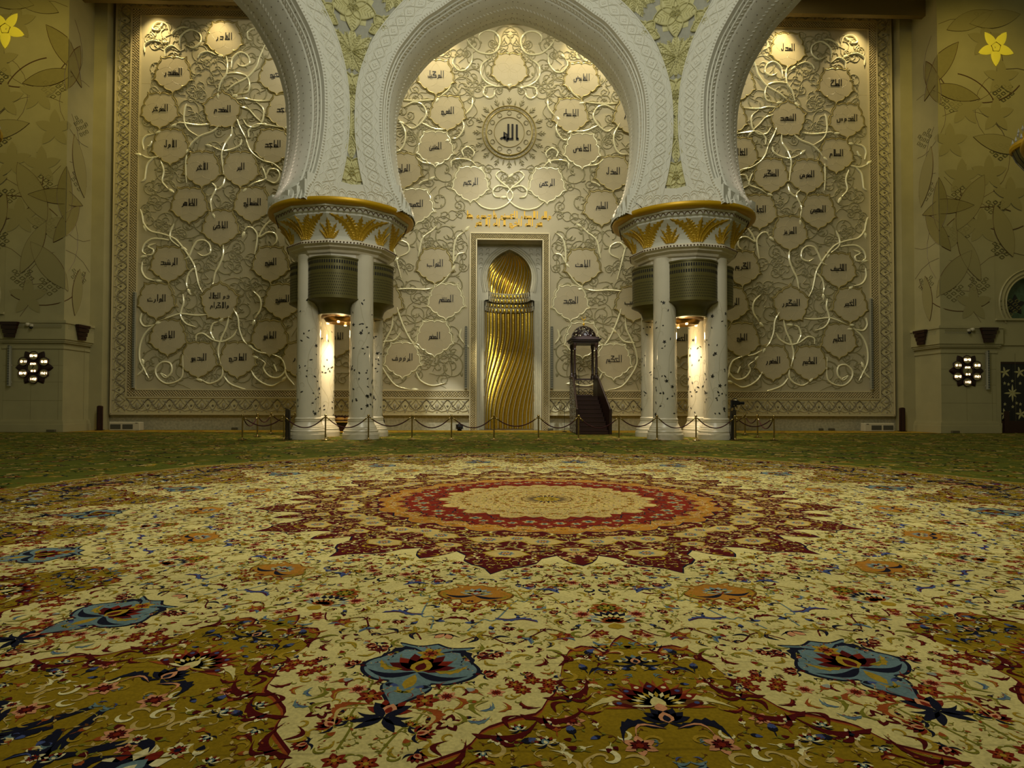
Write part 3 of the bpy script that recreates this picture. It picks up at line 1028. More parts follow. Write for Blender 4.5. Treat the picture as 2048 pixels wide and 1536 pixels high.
def pier(sg, name):
    """rectangular pier; sg = -1 / +1 side of the hall"""
    root = MB()
    xi, xo = sg * 21.55, sg * 24.36
    a, b = sorted((xi, xo))
    root.box((a, PY, 0), (b, 33.4, 23.6))
    o = struct(root.build(name, M['pier']))
    lg = MB()
    e = .22
    for (d, z0, z1) in ((.10, 0, .5), (.14, 0, .36), (.06, .5, .56), (.05, 4.0, 4.12), (.16, 4.35, 4.45), (e, 4.45, 5.22), (e + .05, 5.22, 5.34), (.12, 4.28, 4.36), (.10, 5.34, 5.40)):
        x0, x1 = sorted((xi - sg * d, xo + sg * d))
        lg.box((x0, PY - d, z0), (x1, 32.32, z1))
    lg.build('ledge', M['pier'], o)
    ln = MB()
    # engraved dentils on the ledge
    ff = wallmap(PY - e)
    for i in range(60):
        x = a + .05 + i * (b - a) / 60
        ln.ribbon([(x, 4.95), (x + .045, 5.05), (x, 5.15)], .02, .01, ff)
    fs = (lambda u, v, h: np.stack([xi - sg * (e + np.asarray(h)), PY + u, v], 1))
    for i in range(20):
        ln.ribbon([(i * .1, 4.95), (i * .1 + .045, 5.05), (i * .1, 5.15)], .02, .01, fs)
    ln.build('ledge_carving', M['chev'], o)
    # inlays: petals, big leaves, thin circles and chevron lozenges over both faces
    # unfolded coordinate u: distance from the corner, negative on the return
    def fold(u, v, h):
        u, v, h = np.broadcast_arrays(np.asarray(u, float), np.asarray(v, float), np.asarray(h, float))
        fr_ = np.stack([xi + sg * u, PY - h, v], 1)
        sd = np.stack([xi - sg * h, PY - u, v], 1)
        return np.where((u >= 0)[:, None], fr_, sd)
    P1, P2, P3, P4 = MB(), MB(), MB(), MB()

    def leafshape(u, v, ang, L, W, n=13):
        t = np.linspace(-1, 1, n)
        x = np.concatenate([t * L / 2, (t * L / 2)[::-1][1:-1]])
        y = np.concatenate([W / 2 * (1 - t ** 2), (-W / 2 * (1 - t ** 2))[::-1][1:-1]])
        return np.stack([u + x * math.cos(ang) - y * math.sin(ang), v + x * math.sin(ang) + y * math.cos(ang)], 1)

    def within(P):
        return P[:, 0].max() < 5.2 and (P[:, 0].max() < 2.7 or P[:, 1].min() > 8.6) and P[:, 0].min() > -1.85 and P[:, 1].min() > 5.45

    def split(P):
        return P[:, 0].min() < -.02 and P[:, 0].max() > .02

    def clipu(P, lo):
        """Sutherland-Hodgman against u >= 0 or u <= 0"""
        out = []
        for i in range(len(P)):
            p, q = P[i - 1], P[i]
            ip, iq = (p[0] * lo >= 0), (q[0] * lo >= 0)
            if ip != iq:
                t = p[0] / (p[0] - q[0])
                out.append(p + (q - p) * t)
            if iq:
                out.append(q)
        return np.array(out) if len(out) > 2 else None

    def lay(mb, P, h):
        if split(P):
            for lo in (1, -1):
                q = clipu(P, lo)
                if q is not None:
                    q = q.copy()
                    q[:, 0] = np.where(np.abs(q[:, 0]) < 1e-9, lo * 1e-6, q[:, 0])
                    mb.prism(q, fold, 0, h, False)
        else:
            mb.prism(P, fold, 0, h, False)

    HH = [.002]

    def leaf(u, v, ang, L, W, strong):
        HH[0] += .0007
        P = leafshape(u, v, ang, L, W)
        if not within(P):
            return
        lay(P1 if strong else P2, P, .012 + HH[0])
        if strong:
            P3.ribbon(np.vstack([P, P[:1]]), .045, .032, fold)
        else:
            P3.ribbon(np.vstack([P, P[:1]]), .015, .03, fold)

    def arc(u, v, r, a0, a1, w_):
        t = np.linspace(a0, a1, 22)
        P = np.stack([u + r * np.cos(t), v + r * np.sin(t)], 1)
        ok = (P[:, 0] < 5.2) & ((P[:, 0] < 2.7) | (P[:, 1] > 8.6)) & (P[:, 0] > -1.85) & (P[:, 1] > 5.45)
        run = []
        for p, k in zip(P, ok):
            if k:
                run.append(p)
            elif len(run) > 2:
                P3.ribbon(run, w_, .012, fold)
                run = []
            else:
                run = []
        if len(run) > 2:
            P3.ribbon(run, w_, .012, fold)
    for (u, v, ang, L, W, st) in ((.07, 18.5, .9, 3.3, .95, 1), (-.35, 17.9, 1.9, 2.8, .8, 1), (.9, 17.2, 2.9, 2.6, .8, 1), (1.7, 20.9, .4, 2.6, .9, 0), (3.2, 14.6, 2.9, 2.9, .9, 0), (1.6, 11.6, 1.1, 3.2, 1.1, 0),
                                  (0, 11.5, 1.57, 2.7, .85, 1), (.3, 11.4, .05, 3.0, .75, 1), (-.2, 10.2, 2.2, 2.6, .8, 1), (.7, 8.0, .9, 3.0, 1.0, 0), (1.5, 8.9, 2.0, 2.8, .8, 0), (2.6, 6.9, .4, 3, 1.0, 0), (3.0, 21.0, .2, 2.7, .9, 0), (-.9, 13.2, 1.3, 3, .9, 0),
                                  (3.3, 10.2, 1.9, 2.8, .9, 0), (-.9, 6.9, 1.7, 2.4, .7, 0)):
        leaf(u, v, ang, L, W, st)
    for (u, v, r, a0, a1, w_) in ((2.3, 19.2, 2.5, 3.6, 5.6, .06), (.6, 15.6, 2.6, .4, 1.4, .06), (3.3, 12.4, 2.2, 2.6, 5.2, .05), (1.4, 9.4, 2.3, 0, 6.3, .02), (1.4, 14, 2.3, 0, 6.3, .02), (1.2, 18.8, 2.2, 0, 6.3, .02),
                                  (-.2, 6.6, 2.2, 0, 6.3, .02), (4.0, 16.4, 2.1, 0, 6.3, .02), (3.6, 7, 2.1, 0, 6.3, .02), (-.9, 11.4, 1.9, 0, 6.3, .02), (-1.2, 16, 1.6, 0, 6.3, .02), (1, 8.7, 2.6, 3.4, 5.8, .05), (2.6, 8.4, 3.0, 1.2, 2.4, .05)):
        arc(u, v, r, a0, a1, w_)
    # faint five-petalled flowers
    for (u, v) in ((2.5, 19.9), (1.4, 16.4), (3.3, 18.0), (2.6, 13.1), (1.2, 12.9), (3.0, 16.1), (2.2, 10.4), (.9, 10.0), (2.9, 8.4), (1.7, 6.5), (.6, 14.7), (3.7, 12.0)):
        for k in range(5):
            P = petal(u, v, PI / 2 + k * 2 * PI / 5, .95, .24, 8)
            if within(P):
                HH[0] += .00007
                lay(P2, P, HH[0])
    # carved chevron lozenges
    for (u, v) in ((2.4, 20.9), (3.4, 17.2), (.7, 16.6), (3.2, 14.2), (1.2, 12.0), (2.9, 11.3), (1.0, 9.9), (3.2, 9.2), (2.0, 7.4), (-.9, 12.4), (-1.0, 7.6), (.7, 7.0), (3.6, 6.3), (-1.0, 15.2), (3.0, 22.6)):
        for i, (cx, cy) in enumerate([(x * .24, y * .17) for y, xs in ((2, (-1.5, 1.5, 0)), (1, (-1, 1)), (0, (-1.8, 0, 1.8)), (-1, (-1, 1)), (-2, (0,))) for x in xs]):
            for d in (-1, 1):
                P = [(u + cx - .13, v + cy), (u + cx, v + cy + d * .09), (u + cx + .13, v + cy)]
                if P[0][0] * P[2][0] > 0 and v > 5.8:
                    P4.ribbon(P, .04, .02, fold)
    P2.build('faint_inlay', M['pierfaint'], o)
    P1.build('leaf_inlay', M['pierleaf'], o)
    P3.build('line_inlay', M['pierline'], o)
    P4.build('chevron_carving', M['chev'], o)
    # joints of the lower slabs
    J = MB()
    fl = wallmap(PY)
    for z in (1.5, 2.4, 3.2):
        J.ribbon([(a, z), (b, z)], .012, .003, fl)
    for x in (a + 1.3, a + 2.6, a + 3.8):
        J.ribbon([(x, .6), (x, 4.0)], .012, .003, fl)
    J.build('joint', M['chev'], o)
    # the back-lit five-petalled flower in the face
    t = thing('backlit_flower', 'glowing yellow five-petalled flower high on the pier ' + ('with the dark flower door' if sg > 0 else 'farther from the wooden pulpit'), 'wall light', (xi + sg * 3.02, PY, 19.55), 'glowing flowers in the piers')
    for k in range(5):
        q = MB()
        P = petal(xi + sg * 3.02, 19.55, -PI / 2 + k * 2 * PI / 5, .98, .25, 9)
        q.dome(P, wallmap(PY), .01, .04)
        q.build('petal', M['starlit'], t)
    q = MB()
    q.ribbon([(xi + sg * 3.02 + .26 * math.cos(a_), 19.55 + .26 * math.sin(a_)) for a_ in np.linspace(0, 2 * PI, 6)[:-1] + PI / 2], .03, .06, wallmap(PY), closed=True)
    q.build('ring', M['pierline'], t)
    return o


pier(-1, 'wall_left')
pier(1, 'wall_right')

# ---------------------------------------------------------------- horseshoe arches on three sides of the dome octagon
HALF = smooth_path([(4.40, 9.0), (4.56, 9.5), (4.74, 9.76), (4.98, 10.5), (5.17, 11.55), (5.24, 12.7), (5.14, 13.97), (4.74, 15.16), (4.22, 15.95), (3.64, 16.62), (3.1, 17.0), (2.3, 17.55), (1.3, 18.05), (.5, 18.32), (0, 18.42)], 5)
PROF = np.vstack([HALF * (-1, 1), HALF[::-1][1:]])
TT = np.gradient(PROF, axis=0)
TT /= np.linalg.norm(TT, axis=1)[:, None]
NN = np.stack([-TT[:, 1], TT[:, 0]], 1)      # points away from the opening
SL = np.concatenate([[0], np.cumsum(np.linalg.norm(np.diff(PROF, axis=0), axis=1))])
THK, LH, ZT = 2.8, 6.47, 25.0


def prof_at(s, off):
    s = np.asarray(s, float)
    x = np.interp(s, SL, PROF[:, 0])
    z = np.interp(s, SL, PROF[:, 1])
    nx = np.interp(s, SL, NN[:, 0])
    nz_ = np.interp(s, SL, NN[:, 1])
    return x + nx * off, z + nz_ * off


def arch(ox, oy, ang, label):
    ca, sa = math.cos(ang), math.sin(ang)

    def g(x, y, z):
        x, y, z = np.broadcast_arrays(np.asarray(x, float), np.asarray(y, float), np.asarray(z, float))
        return np.stack([ox + x * ca - y * sa, oy + x * sa + y * ca, z], 1)
    t = thing('horseshoe_arch', label, 'arch', (ox, oy, 9.0), 'horseshoe arches of the dome')
    # wall plate around the opening, front and back
    pl = MB()
    for yy, fl in ((0.0, 1), (THK, -1)):
        for half in (0, 1):
            H = HALF * ((-1, 1), (1, 1))[half]
            n = len(H)
            ed = np.stack([np.full(n, LH * (-1, 1)[half]), H[:, 1]], 1)
            V = np.vstack([g(H[:, 0], yy, H[:, 1]), g(ed[:, 0], yy, ed[:, 1]), g([H[-1, 0], LH * (-1, 1)[half]], yy, [ZT, ZT])])
            k = [(i, i + 1, n + i + 1, n + i) for i in range(n - 1)] + [(n - 1, 2 * n, 2 * n + 1, 2 * n - 1)]
            pl.add(V, k)
    pl.build('spandrel', M['floralback'], t)
    # stepped soffit swept along the profile
    so = MB()
    steps = [(-.12, 0), (.10, 0), (.10, -.05), (.26, -.05), (.26, -.10), (.50, -.10), (.54, -.15), (.80, -.22), (1.1, -.25), (1.7, -.25), (2.0, -.22), (2.26, -.15), (2.3, -.10), (2.54, -.10), (2.54, -.05), (2.7, -.05), (2.7, 0), (2.92, 0)]
    rows = [g(PROF[:, 0] + NN[:, 0] * o_, d_, PROF[:, 1] + NN[:, 1] * o_) for d_, o_ in steps]
    so.rings(rows, False)
    so.build('soffit', M['stucco'], t, 30)
    # rope mouldings and rows of small holes on the soffit
    step = .16
    for d_, o_ in ((.38, -.10), (1.4, -.25), (2.42, -.10)):
        rp = MB()
        for s in np.arange(.1, SL[-1] - .1, step):
            x, z = prof_at([s, s + step * .9], o_)
            q = np.array([[x[0], d_ - .06, z[0]], [x[1], d_ + .06, z[1]]])
            nx, nz2 = np.interp(s, SL, NN[:, 0]), np.interp(s, SL, NN[:, 1])
            dx, dz = (x[1] - x[0]) * .35, (z[1] - z[0]) * .35
            P = g([q[0, 0], q[0, 0] + dx, q[1, 0], q[1, 0] - dx, (q[0, 0] + q[1, 0]) / 2 - nx * .05], [d_ - .07, d_ - .07, d_ + .07, d_ + .07, d_], [q[0, 2], q[0, 2] + dz, q[1, 2], q[1, 2] - dz, (q[0, 2] + q[1, 2]) / 2 - nz2 * .05])
            rp.add(P, [(0, 1, 4), (1, 2, 4), (2, 3, 4), (3, 0, 4)])
        rp.build('rope_moulding', M['stucco2'], t)
    hl = MB()
    for d_, o_ in ((.18, -.055), (.60, -.17), (1.02, -.25), (1.8, -.25), (2.2, -.18)):
        for s in np.arange(.2, SL[-1] - .1, .3):
            x, z = prof_at([s - .02, s + .02], o_ - .004)
            hl.add(g([x[0], x[1], x[1], x[0]], [d_ - .02, d_ - .02, d_ + .02, d_ + .02], [z[0], z[1], z[1], z[0]]), [(0, 1, 2, 3)])
    hl.build('soffit_hole', M['pierline'], t)['kind'] = 'stuff'
    # raised face band with its own interlace
    bw = 1.08
    fb_ = MB()

    def fband(s, v, h):
        x, z = prof_at(s, 0)
        nx, nz2 = np.interp(s, SL, NN[:, 0]), np.interp(s, SL, NN[:, 1])
        X = x + nx * v
        lim = LH - .02 + np.asarray(h) * .4
        X = np.clip(X, -lim, lim)
        return g(X, -np.asarray(h), z + nz2 * v)
    n = len(SL)
    rows = [fband(SL, np.full(n, v), np.full(n, h)) for v, h in ((0, .12), (.02, .13), (.10, .13), (.12, .12), (bw - .05, .12), (bw - .05, .14), (bw, .14), (bw, 0))]
    fb_.rings(rows, False)
    fb_.build('face_band', M['stucco'], t)
    bd = MB()
    for s in np.arange(.06, SL[-1] - .06, .115):
        c = fband(np.array([s - .045, s, s + .045, s]), np.array([.06, .0, .06, .125]), np.array([.13, .13, .13, .13]))
        d = fband(np.array([s]), np.array([.06]), np.array([.18]))
        bd.add(np.vstack([c, d]), [(0, 1, 4), (1, 2, 4), (2, 3, 4), (3, 0, 4)])
    bd.build('bead_row', M['stucco2'], t)['kind'] = 'stuff'
    il = MB()
    c0, am, per = .60, .24, .46
    ss = np.arange(0, SL[-1], .046)
    for sg in (1, -1):
        il.ribbon(np.stack([ss, c0 + sg * (.42 - .12 * np.abs(np.sin(PI * ss / per)))], 1), .022, .02, fband, base=.12)
        for k in (1, .8):
            il.ribbon(np.stack([ss, c0 + sg * am * k * np.sin(PI * ss / per)], 1), .035, .03, fband, base=.12)
    for i in range(int(SL[-1] / per)):
        s = (i + .5) * per
        for a in range(4):
            il.dome(petal(s, c0, a * PI / 2, .12, .045, 5), fband, .12, .15)
        for a in range(4):
            il.dome(petal(s, c0, a * PI / 2 + PI / 4, .11, .018, 4), fband, .12, .14)
        s = i * per
        for sg in (1, -1):
            for a in (-.8, 0, .8):
                il.dome(petal(s, c0 + sg * .12, sg * PI / 2 + a, .12, .03, 4), fband, .12, .145)
    il.build('interlace_carving', M['stucco2'], t)
    # foot of the band over each capital
    for sg in (1, -1):
        ft = MB()
        x0, x1 = sorted((sg * 4.55, sg * (LH + .05)))
        P = g([x0, x1, x1, x0, x0, x1, x1, x0], [-.118] * 4 + [0] * 4, [9.0, 9.0, 10.0, 10.0] * 2)
        ft.add(P, [(0, 1, 2, 3), (3, 2, 6, 7), (0, 3, 7, 4), (1, 5, 6, 2)])
        ft.build('band_foot', M['stucco'], t)
    for sg in (1, -1):
        fc = MB()
        for i in range(5):
            x = sg * (4.98 + i * .34)
            ff = (lambda u, v, h: g(u, -np.asarray(h), v))
            a = np.linspace(0, PI, 13)
            for k in (.26, .2):
                fc.ribbon(np.stack([x + k * np.cos(a), 9.28 + k * 1.7 * np.sin(a)], 1), .03, .03, ff, base=.118)
            fc.dome(petal(x, 9.25, PI / 2, .3, .07, 6), ff, .118, .15)
        fc.build('foot_carving', M['stucco2'], t)
    # cut ends of the soffit steps that rest on the capital
    for sg in (1, -1):
        ce = MB()
        for (x, z, y0, y1) in ((4.46, 9.72, -.10, .3), (4.36, 9.55, .3, .75), (4.24, 9.45, .75, 2.05), (4.36, 9.55, 2.05, 2.5), (4.46, 9.72, 2.5, 2.9)):
            a, b = sorted((sg * x, sg * (x + .75)))
            ce.add(g([a, b, b, a, a, b, b, a], [y0, y0, y1, y1] * 2, [9.0] * 4 + [z] * 4), [(4, 5, 6, 7), (0, 1, 5, 4), (1, 2, 6, 5), (2, 3, 7, 6), (3, 0, 4, 7)])
        ce.build('springer_block', M['stucco'], t)
    return t


arch(0, 24.45, 0, 'broad white carved horseshoe arch framing the golden niche')
q_ = LH * math.sqrt(.5)
arch(-LH - q_, 24.45 - q_, PI / 4, 'white carved horseshoe arch turned aslant beside the golden niche arch, away from the pulpit')
arch(LH + q_, 24.45 - q_, -PI / 4, 'white carved horseshoe arch turned aslant on the pulpit side of the golden niche arch')


# flowers that climb the folded strip between two arches
def spandrel_flowers(sg):
    fx, fy = sg * LH, 24.45

    def fm(u, v, h):
        u, v, h = np.broadcast_arrays(np.asarray(u, float), np.asarray(v, float), np.asarray(h, float))
        # u > 0 towards the hall's middle on the central face
        c = np.stack([fx - sg * u, fy - h, v], 1)
        d = np.stack([fx - sg * u * math.sqrt(.5) - sg * h * math.sqrt(.5), fy + u * math.sqrt(.5) - h * math.sqrt(.5), v], 1)
        return np.where((u >= 0)[:, None], c, d)

    def limit(v):
        """half width of the strip at height v"""
        x = np.interp(v, HALF[:, 1], HALF[:, 0])
        return LH - x - 1.0

    def okay(P):
        return all(abs(p[0]) < max(.12, (LH - np.interp(p[1], HALF[:, 1], HALF[:, 0]) - .85)) for p in P)
    t = thing('spandrel_flowers', 'column of pale green carved flowers above the capital ' + ('nearer the wooden pulpit' if sg > 0 else 'with the dark chest behind its columns'), 'relief', (fx, fy, 10), 'flower reliefs between the arches')

    def squeeze(P, cu):
        P = np.array(P, float)
        lim = np.maximum(.14, LH - np.interp(P[:, 1], HALF[:, 1], HALF[:, 0]) - 1.0)
        P[:, 0] = np.clip(P[:, 0], -lim, lim)
        return P

    def feather(u, v, r, n, name):
        q = MB()
        for ring_, (rr, off) in enumerate(((r, 0), (r * .8, PI / n))):
            for k in range(n):
                a = PI / 2 + off + 2 * PI * k / n
                P = squeeze(petal(u, v, a, rr, rr * .22, 9), u)
                q.dome(P, fm, .02, .07 + .03 * ring_)
                for j in range(1, 7):
                    for s2 in (-1, 1):
                        b = np.array([u + rr * j / 7.5 * math.cos(a), v + rr * j / 7.5 * math.sin(a)])
                        e_ = b + rr * .17 * np.array([math.cos(a + s2 * .75), math.sin(a + s2 * .75)])
                        q.ribbon(squeeze([b, e_], u), .022, .03, fm, base=.07 + .03 * ring_)
                q.ribbon(squeeze([(u, v), (u + rr * .92 * math.cos(a), v + rr * .92 * math.sin(a))], u), .03, .04, fm, base=.08 + .03 * ring_)
        q.build(name, M['floral'], t)

    def loop(u, v, r, name):
        q = MB()
        for k in range(5):
            a = -PI / 2 + 2 * PI * k / 5
            P = petal(u, v, a, r, r * .36, 11)
            q.dome(squeeze(P * 1, u), fm, .03, .07)
            P = squeeze(P, u)
            q.ribbon(np.vstack([P, P[:1]]), .05, .05, fm, ROUND, base=.06)
            q.ribbon(squeeze(np.vstack([petal(u, v, a, r * .3, r * .1, 7), [[u, v]]]), u), .03, .05, fm, base=.09)
            for j in range(2, 7):
                for s2 in (-1, 1):
                    b = np.array([u + r * j / 8 * math.cos(a), v + r * j / 8 * math.sin(a)])
                    e_ = b + r * .2 * np.array([math.cos(a + s2 * .9), math.sin(a + s2 * .9)])
                    q.ribbon(squeeze([b, e_], u), .02, .03, fm, base=.06)
        for k in range(5):
            a = PI / 2 + 2 * PI * k / 5
            P = squeeze(petal(u, v, a, r * .9, r * .3, 7), u)
            q.dome(P, fm, .01, .04)
        q.build(name, M['floral'], t)
    loop(0, 10.5, .72, 'looped_flower')
    feather(0, 12.0, 1.0, 6, 'feather_flower')
    loop(0, 13.75, .85, 'looped_flower')
    feather(0, 15.3, 1.0, 7, 'feather_flower')
    loop(0, 17.1, 1.0, 'looped_flower')
    loop(1.25, 16.3, .6, 'looped_flower')
    loop(-1.25, 16.3, .6, 'looped_flower')
    feather(1.75, 17.8, .95, 7, 'feather_flower')
    feather(-1.75, 17.8, .95, 7, 'feather_flower')
    feather(0, 19.0, 1.0, 7, 'feather_flower')


spandrel_flowers(-1)
spandrel_flowers(1)

# ---------------------------------------------------------------- column clusters
CYC = 25.85


def flare_r(z):
    return np.interp(z, [7.72, 7.85, 8.05, 8.3, 8.55, 8.75], [2.0, 2.02, 2.1, 2.26, 2.5, 2.7])


def poly12(r, th):
    """radius of a twelve-sided ring of corner radius r, corners at -90 + 30k degrees"""
    d = (th + PI / 2 + PI / 12) % (PI / 6) - PI / 12
    return r * math.cos(PI / 12) / np.cos(PI / 12 - np.abs(d))


def column_cluster(sg, label, big0):
    cx, cy = sg * 7.12, CYC
    t = thing('column_cluster', label, 'columns', (cx, cy, 0), 'column clusters under the arches')
    rng = np.random.RandomState(5 if sg < 0 else 9)
    for dx in (-1, 1):
        for dy in (-1, 1):
            x, y = cx + dx * 1.035, cy + dy * 1.035
            sh = MB()
            sh.lathe((x, y, 0), [(.475, .80), (.465, 2.5), (.455, 5), (.455, 7.25)], 40)
            sh = sh.build('shaft', M['shaft'], t, 40)
            bs = MB()
            bs.lathe((x, y, 0), [(.72, 0), (.72, .2), (.70, .22), (.70, .25), (.675, .27), (.685, .32), (.66, .37), (.63, .38), (.63, .42), (.60, .45), (.60, .48), (.57, .53), (.525, .60), (.505, .68), (.515, .70), (.515, .73), (.50, .75), (.515, .77), (.515, .81), (.49, .83), (.475, .86)], 40)
            bs.build('base', M['base'], t, 30)
            # flowers and leaves inlaid in the shaft
            iv, st = MB(), MB()

            def cm(u, v, h, x=x, y=y):
                r = .478 - .022 * np.clip((np.asarray(v) - .8) / 4, 0, 1) + np.asarray(h)
                a = np.asarray(u) / .47
                return np.stack([x + r * np.cos(a), y + r * np.sin(a), np.asarray(v) + 0 * a], 1)
            C_ = 2 * PI * .47
            for j in range(5):
                u0 = j * C_ / 5 + rng.uniform(-.1, .1)
                v = np.linspace(.95, 5.6, 50)
                st.ribbon(np.stack([u0 + .2 * np.sin(v * 2.1 + j * 1.3) + .05 * np.sin(v * 5), v], 1), .012, .002, cm)
                for k in range(7):
                    vv = rng.uniform(1, 5.2)
                    uu = u0 + .2 * math.sin(vv * 2.1 + j * 1.3)
                    a = np.linspace(0, 4, 12)
                    s2 = rng.choice([-1, 1])
                    st.ribbon(np.stack([uu + s2 * (.14 - .14 * np.cos(a) * (1 - a / 6)), vv + .16 * np.sin(a) * (1 - a / 6)], 1), .008, .002, cm)
            nl = 95
            for k in range(nl):
                v = .95 + 5.9 * rng.beta(1.0, 2.0)
                u = rng.uniform(0, C_)
                if rng.rand() < .16:
                    a0 = rng.uniform(0, 6)
                    for q in range(5):
                        iv.prism(petal(u, v, a0 + q * 2 * PI / 5, .085, .022, 4), cm, 0, .004, False)
                else:
                    iv.prism(petal(u, v, rng.uniform(0, 6.3), rng.uniform(.08, .15), rng.uniform(.02, .032), 5), cm, 0, .004, False)
            st.build('vine_inlay', M['stem'], sh)
            iv.build('leaf_inlay', M['inlay'], sh)
    # neck block and its stepped twelve-sided moulding
    nk_ = MB()
    an = -PI / 2 + np.arange(12) * PI / 6

    def ring12(r, z):
        return np.stack([cx + r * np.cos(an), cy + r * np.sin(an), np.full(12, z)], 1)
    nk_.rings([ring12(r, z) for r, z in ((1.72, 6.9), (1.72, 7.05), (1.80, 7.08), (1.80, 7.2), (1.88, 7.25), (1.92, 7.34), (2.06, 7.42), (2.08, 7.47), (2.2, 7.54), (2.2, 7.62), (2.14, 7.68), (2.0, 7.72))], True, True, True)
    nk_.build('neck_moulding', M['base'], t)
    bd = MB()
    for side in range(12):
        a0, a1 = an[side], an[side] + PI / 6
        for j in range(9):
            f_ = (j + .5) / 9
            px_ = cx + 2.215 * (math.cos(a0) * (1 - f_) + math.cos(a1) * f_)
            py_ = cy + 2.215 * (math.sin(a0) * (1 - f_) + math.sin(a1) * f_)
            bd.lathe((px_, py_, 7.555), [(.0, 0), (.035, .02), (.035, .04), (0, .06)], 6, caps=False)
    bd.build('bead_row', M['pierline'], t)['kind'] = 'stuff'
    # flared palm capital
    fl = MB()
    zz = [7.70, 7.85, 8.05, 8.3, 8.55]
    fl.rings([ring12(float(flare_r(z)) * 1.02, z) for z in zz] + [ring12(r, z) for r, z in ((2.52, 8.56), (2.52, 8.62), (2.6, 8.66), (2.66, 8.78), (2.72, 8.8), (2.74, 8.88))], True, True, True)
    fl.build('palm_capital', M['stucco'], t)
    sc = MB()
    for side in range(12):
        for j in range(6):
            f_ = (j + .5) / 6
            a_ = an[side] + PI / 6 * f_
            r_ = float(poly12(2.64, a_))
            px_, py_ = cx + r_ * math.cos(a_), cy + r_ * math.sin(a_)
            tx, ty = -math.sin(an[side] + PI / 12), math.cos(an[side] + PI / 12)
            b = np.linspace(0, PI, 7)
            P = [(px_ + .1 * math.cos(q) * tx + .02 * math.cos(a_), py_ + .1 * math.cos(q) * ty + .02 * math.sin(a_), 8.66 + .11 * math.sin(q)) for q in b]
            sc.tube(P, .014, 5)
    for j in range(96):
        a_ = j * 2 * PI / 96
        sc.lathe((cx + 2.80 * math.cos(a_), cy + 2.80 * math.sin(a_), 8.885), [(.03, 0), (.045, .03), (.03, .07)], 5)
    sc.build('scallop_row', M['pierline'], t)['kind'] = 'stuff'
    rm = MB()
    rm.lathe((cx, cy, 0), [(2.7, 8.86), (2.83, 8.88), (2.9, 8.93), (2.92, 9.0), (2.9, 9.07), (2.84, 9.10), (2.6, 9.1)], 72)
    rm.build('gold_rim', M['rim'], t, 40)

    def pm(u, v, h):
        a = u / 2.15
        r = poly12(np.interp(v, [7.70, 7.85, 8.05, 8.3, 8.55], np.array([2.0, 2.02, 2.1, 2.26, 2.5]) * 1.02), a) + np.asarray(h)
        return np.stack([cx + r * np.cos(a), cy + r * np.sin(a), v + 0 * a], 1)

    def frond(mb, u, pts, w_):
        P = smooth_path(np.array(pts) + (u, 7.73), 7)
        n = len(P)
        tt = np.linspace(0, 1, n)
        W = w_ * (np.sin(PI * np.clip(tt * .92 + .08, 0, 1)) ** .7) * np.where(np.arange(n) % 2 == 0, 1.25, .6)
        mb.ribbon(P, W, .03, pm, base=.005)
        mb.ribbon(P, .03, .055, pm, ROUND)
    for k in range(12):
        u0 = (-PI / 2 + k * PI / 6) * 2.15
        pmb = MB()
        if (k % 2 == 0) == big0:
            frond(pmb, u0, [(0, 0), (0, .4), (0, .80)], .26)
            for s2 in (-1, 1):
                frond(pmb, u0, [(s2 * .07, 0), (s2 * .12, .3), (s2 * .3, .6), (s2 * .50, .82)], .25)
                frond(pmb, u0, [(s2 * .17, 0), (s2 * .27, .25), (s2 * .55, .58), (s2 * 1.02, .82)], .30)
        else:
            frond(pmb, u0, [(0, 0), (0, .35), (0, .68)], .22)
            for s2 in (-1, 1):
                frond(pmb, u0, [(s2 * .06, 0), (s2 * .10, .2), (s2 * .30, .54)], .18)
                frond(pmb, u0, [(s2 * .12, 0), (s2 * .2, .12), (s2 * .38, .32)], .15)
        pmb.build('gold_palm', M['palm'], t)
    # bronze loudspeaker screens between neighbouring shafts
    for k in range(4):
        a = k * PI / 2
        mx, my = cx + 1.035 * math.cos(a), cy + 1.035 * math.sin(a)
        g = MB()
        R = 1.06
        pr = [(R, 5.50), (R, 7.0), (R + .03, 7.0), (R + .03, 7.06), (R - .06, 7.06)]
        g.lathe((mx, my, 0), [(R + .03, 5.46), (R + .03, 5.5)] + pr, 30, a - PI / 2, a + PI / 2)
        dr = g.build('grille_drum', M['bronze'], t, 30)
        ho = MB()
        for row, z in enumerate((6.62, 6.86)):
            for j in range(34):
                b = a - PI / 2 + PI * (j + .7) / 35
                for (zz0, rr) in ((z, R + .004),):
                    w2 = .028
                    ho.add([(mx + rr * math.cos(b - w2 / rr), my + rr * math.sin(b - w2 / rr), zz0 - .065), (mx + rr * math.cos(b + w2 / rr), my + rr * math.sin(b + w2 / rr), zz0 - .065),
                            (mx + rr * math.cos(b + w2 / rr), my + rr * math.sin(b + w2 / rr), zz0 + .045), (mx + rr * math.cos(b), my + rr * math.sin(b), zz0 + .075), (mx + rr * math.cos(b - w2 / rr), my + rr * math.sin(b - w2 / rr), zz0 + .045)], [(0, 1, 2, 3, 4)])
        for row in range(8):
            z = 5.62 + row * .11
            for j in range(44):
                b = a - PI / 2 + PI * (j + .5 + .5 * (row % 2)) / 45
                rr, w2 = R + .003, .016
                ho.add([(mx + rr * math.cos(b - w2), my + rr * math.sin(b - w2), z), (mx + rr * math.cos(b), my + rr * math.sin(b), z - .04), (mx + rr * math.cos(b + w2), my + rr * math.sin(b + w2), z), (mx + rr * math.cos(b), my + rr * math.sin(b), z + .04)], [(0, 1, 2, 3)])
        ho.build('slot', M['bronzehole'], dr)['kind'] = 'stuff'
        bo = MB()
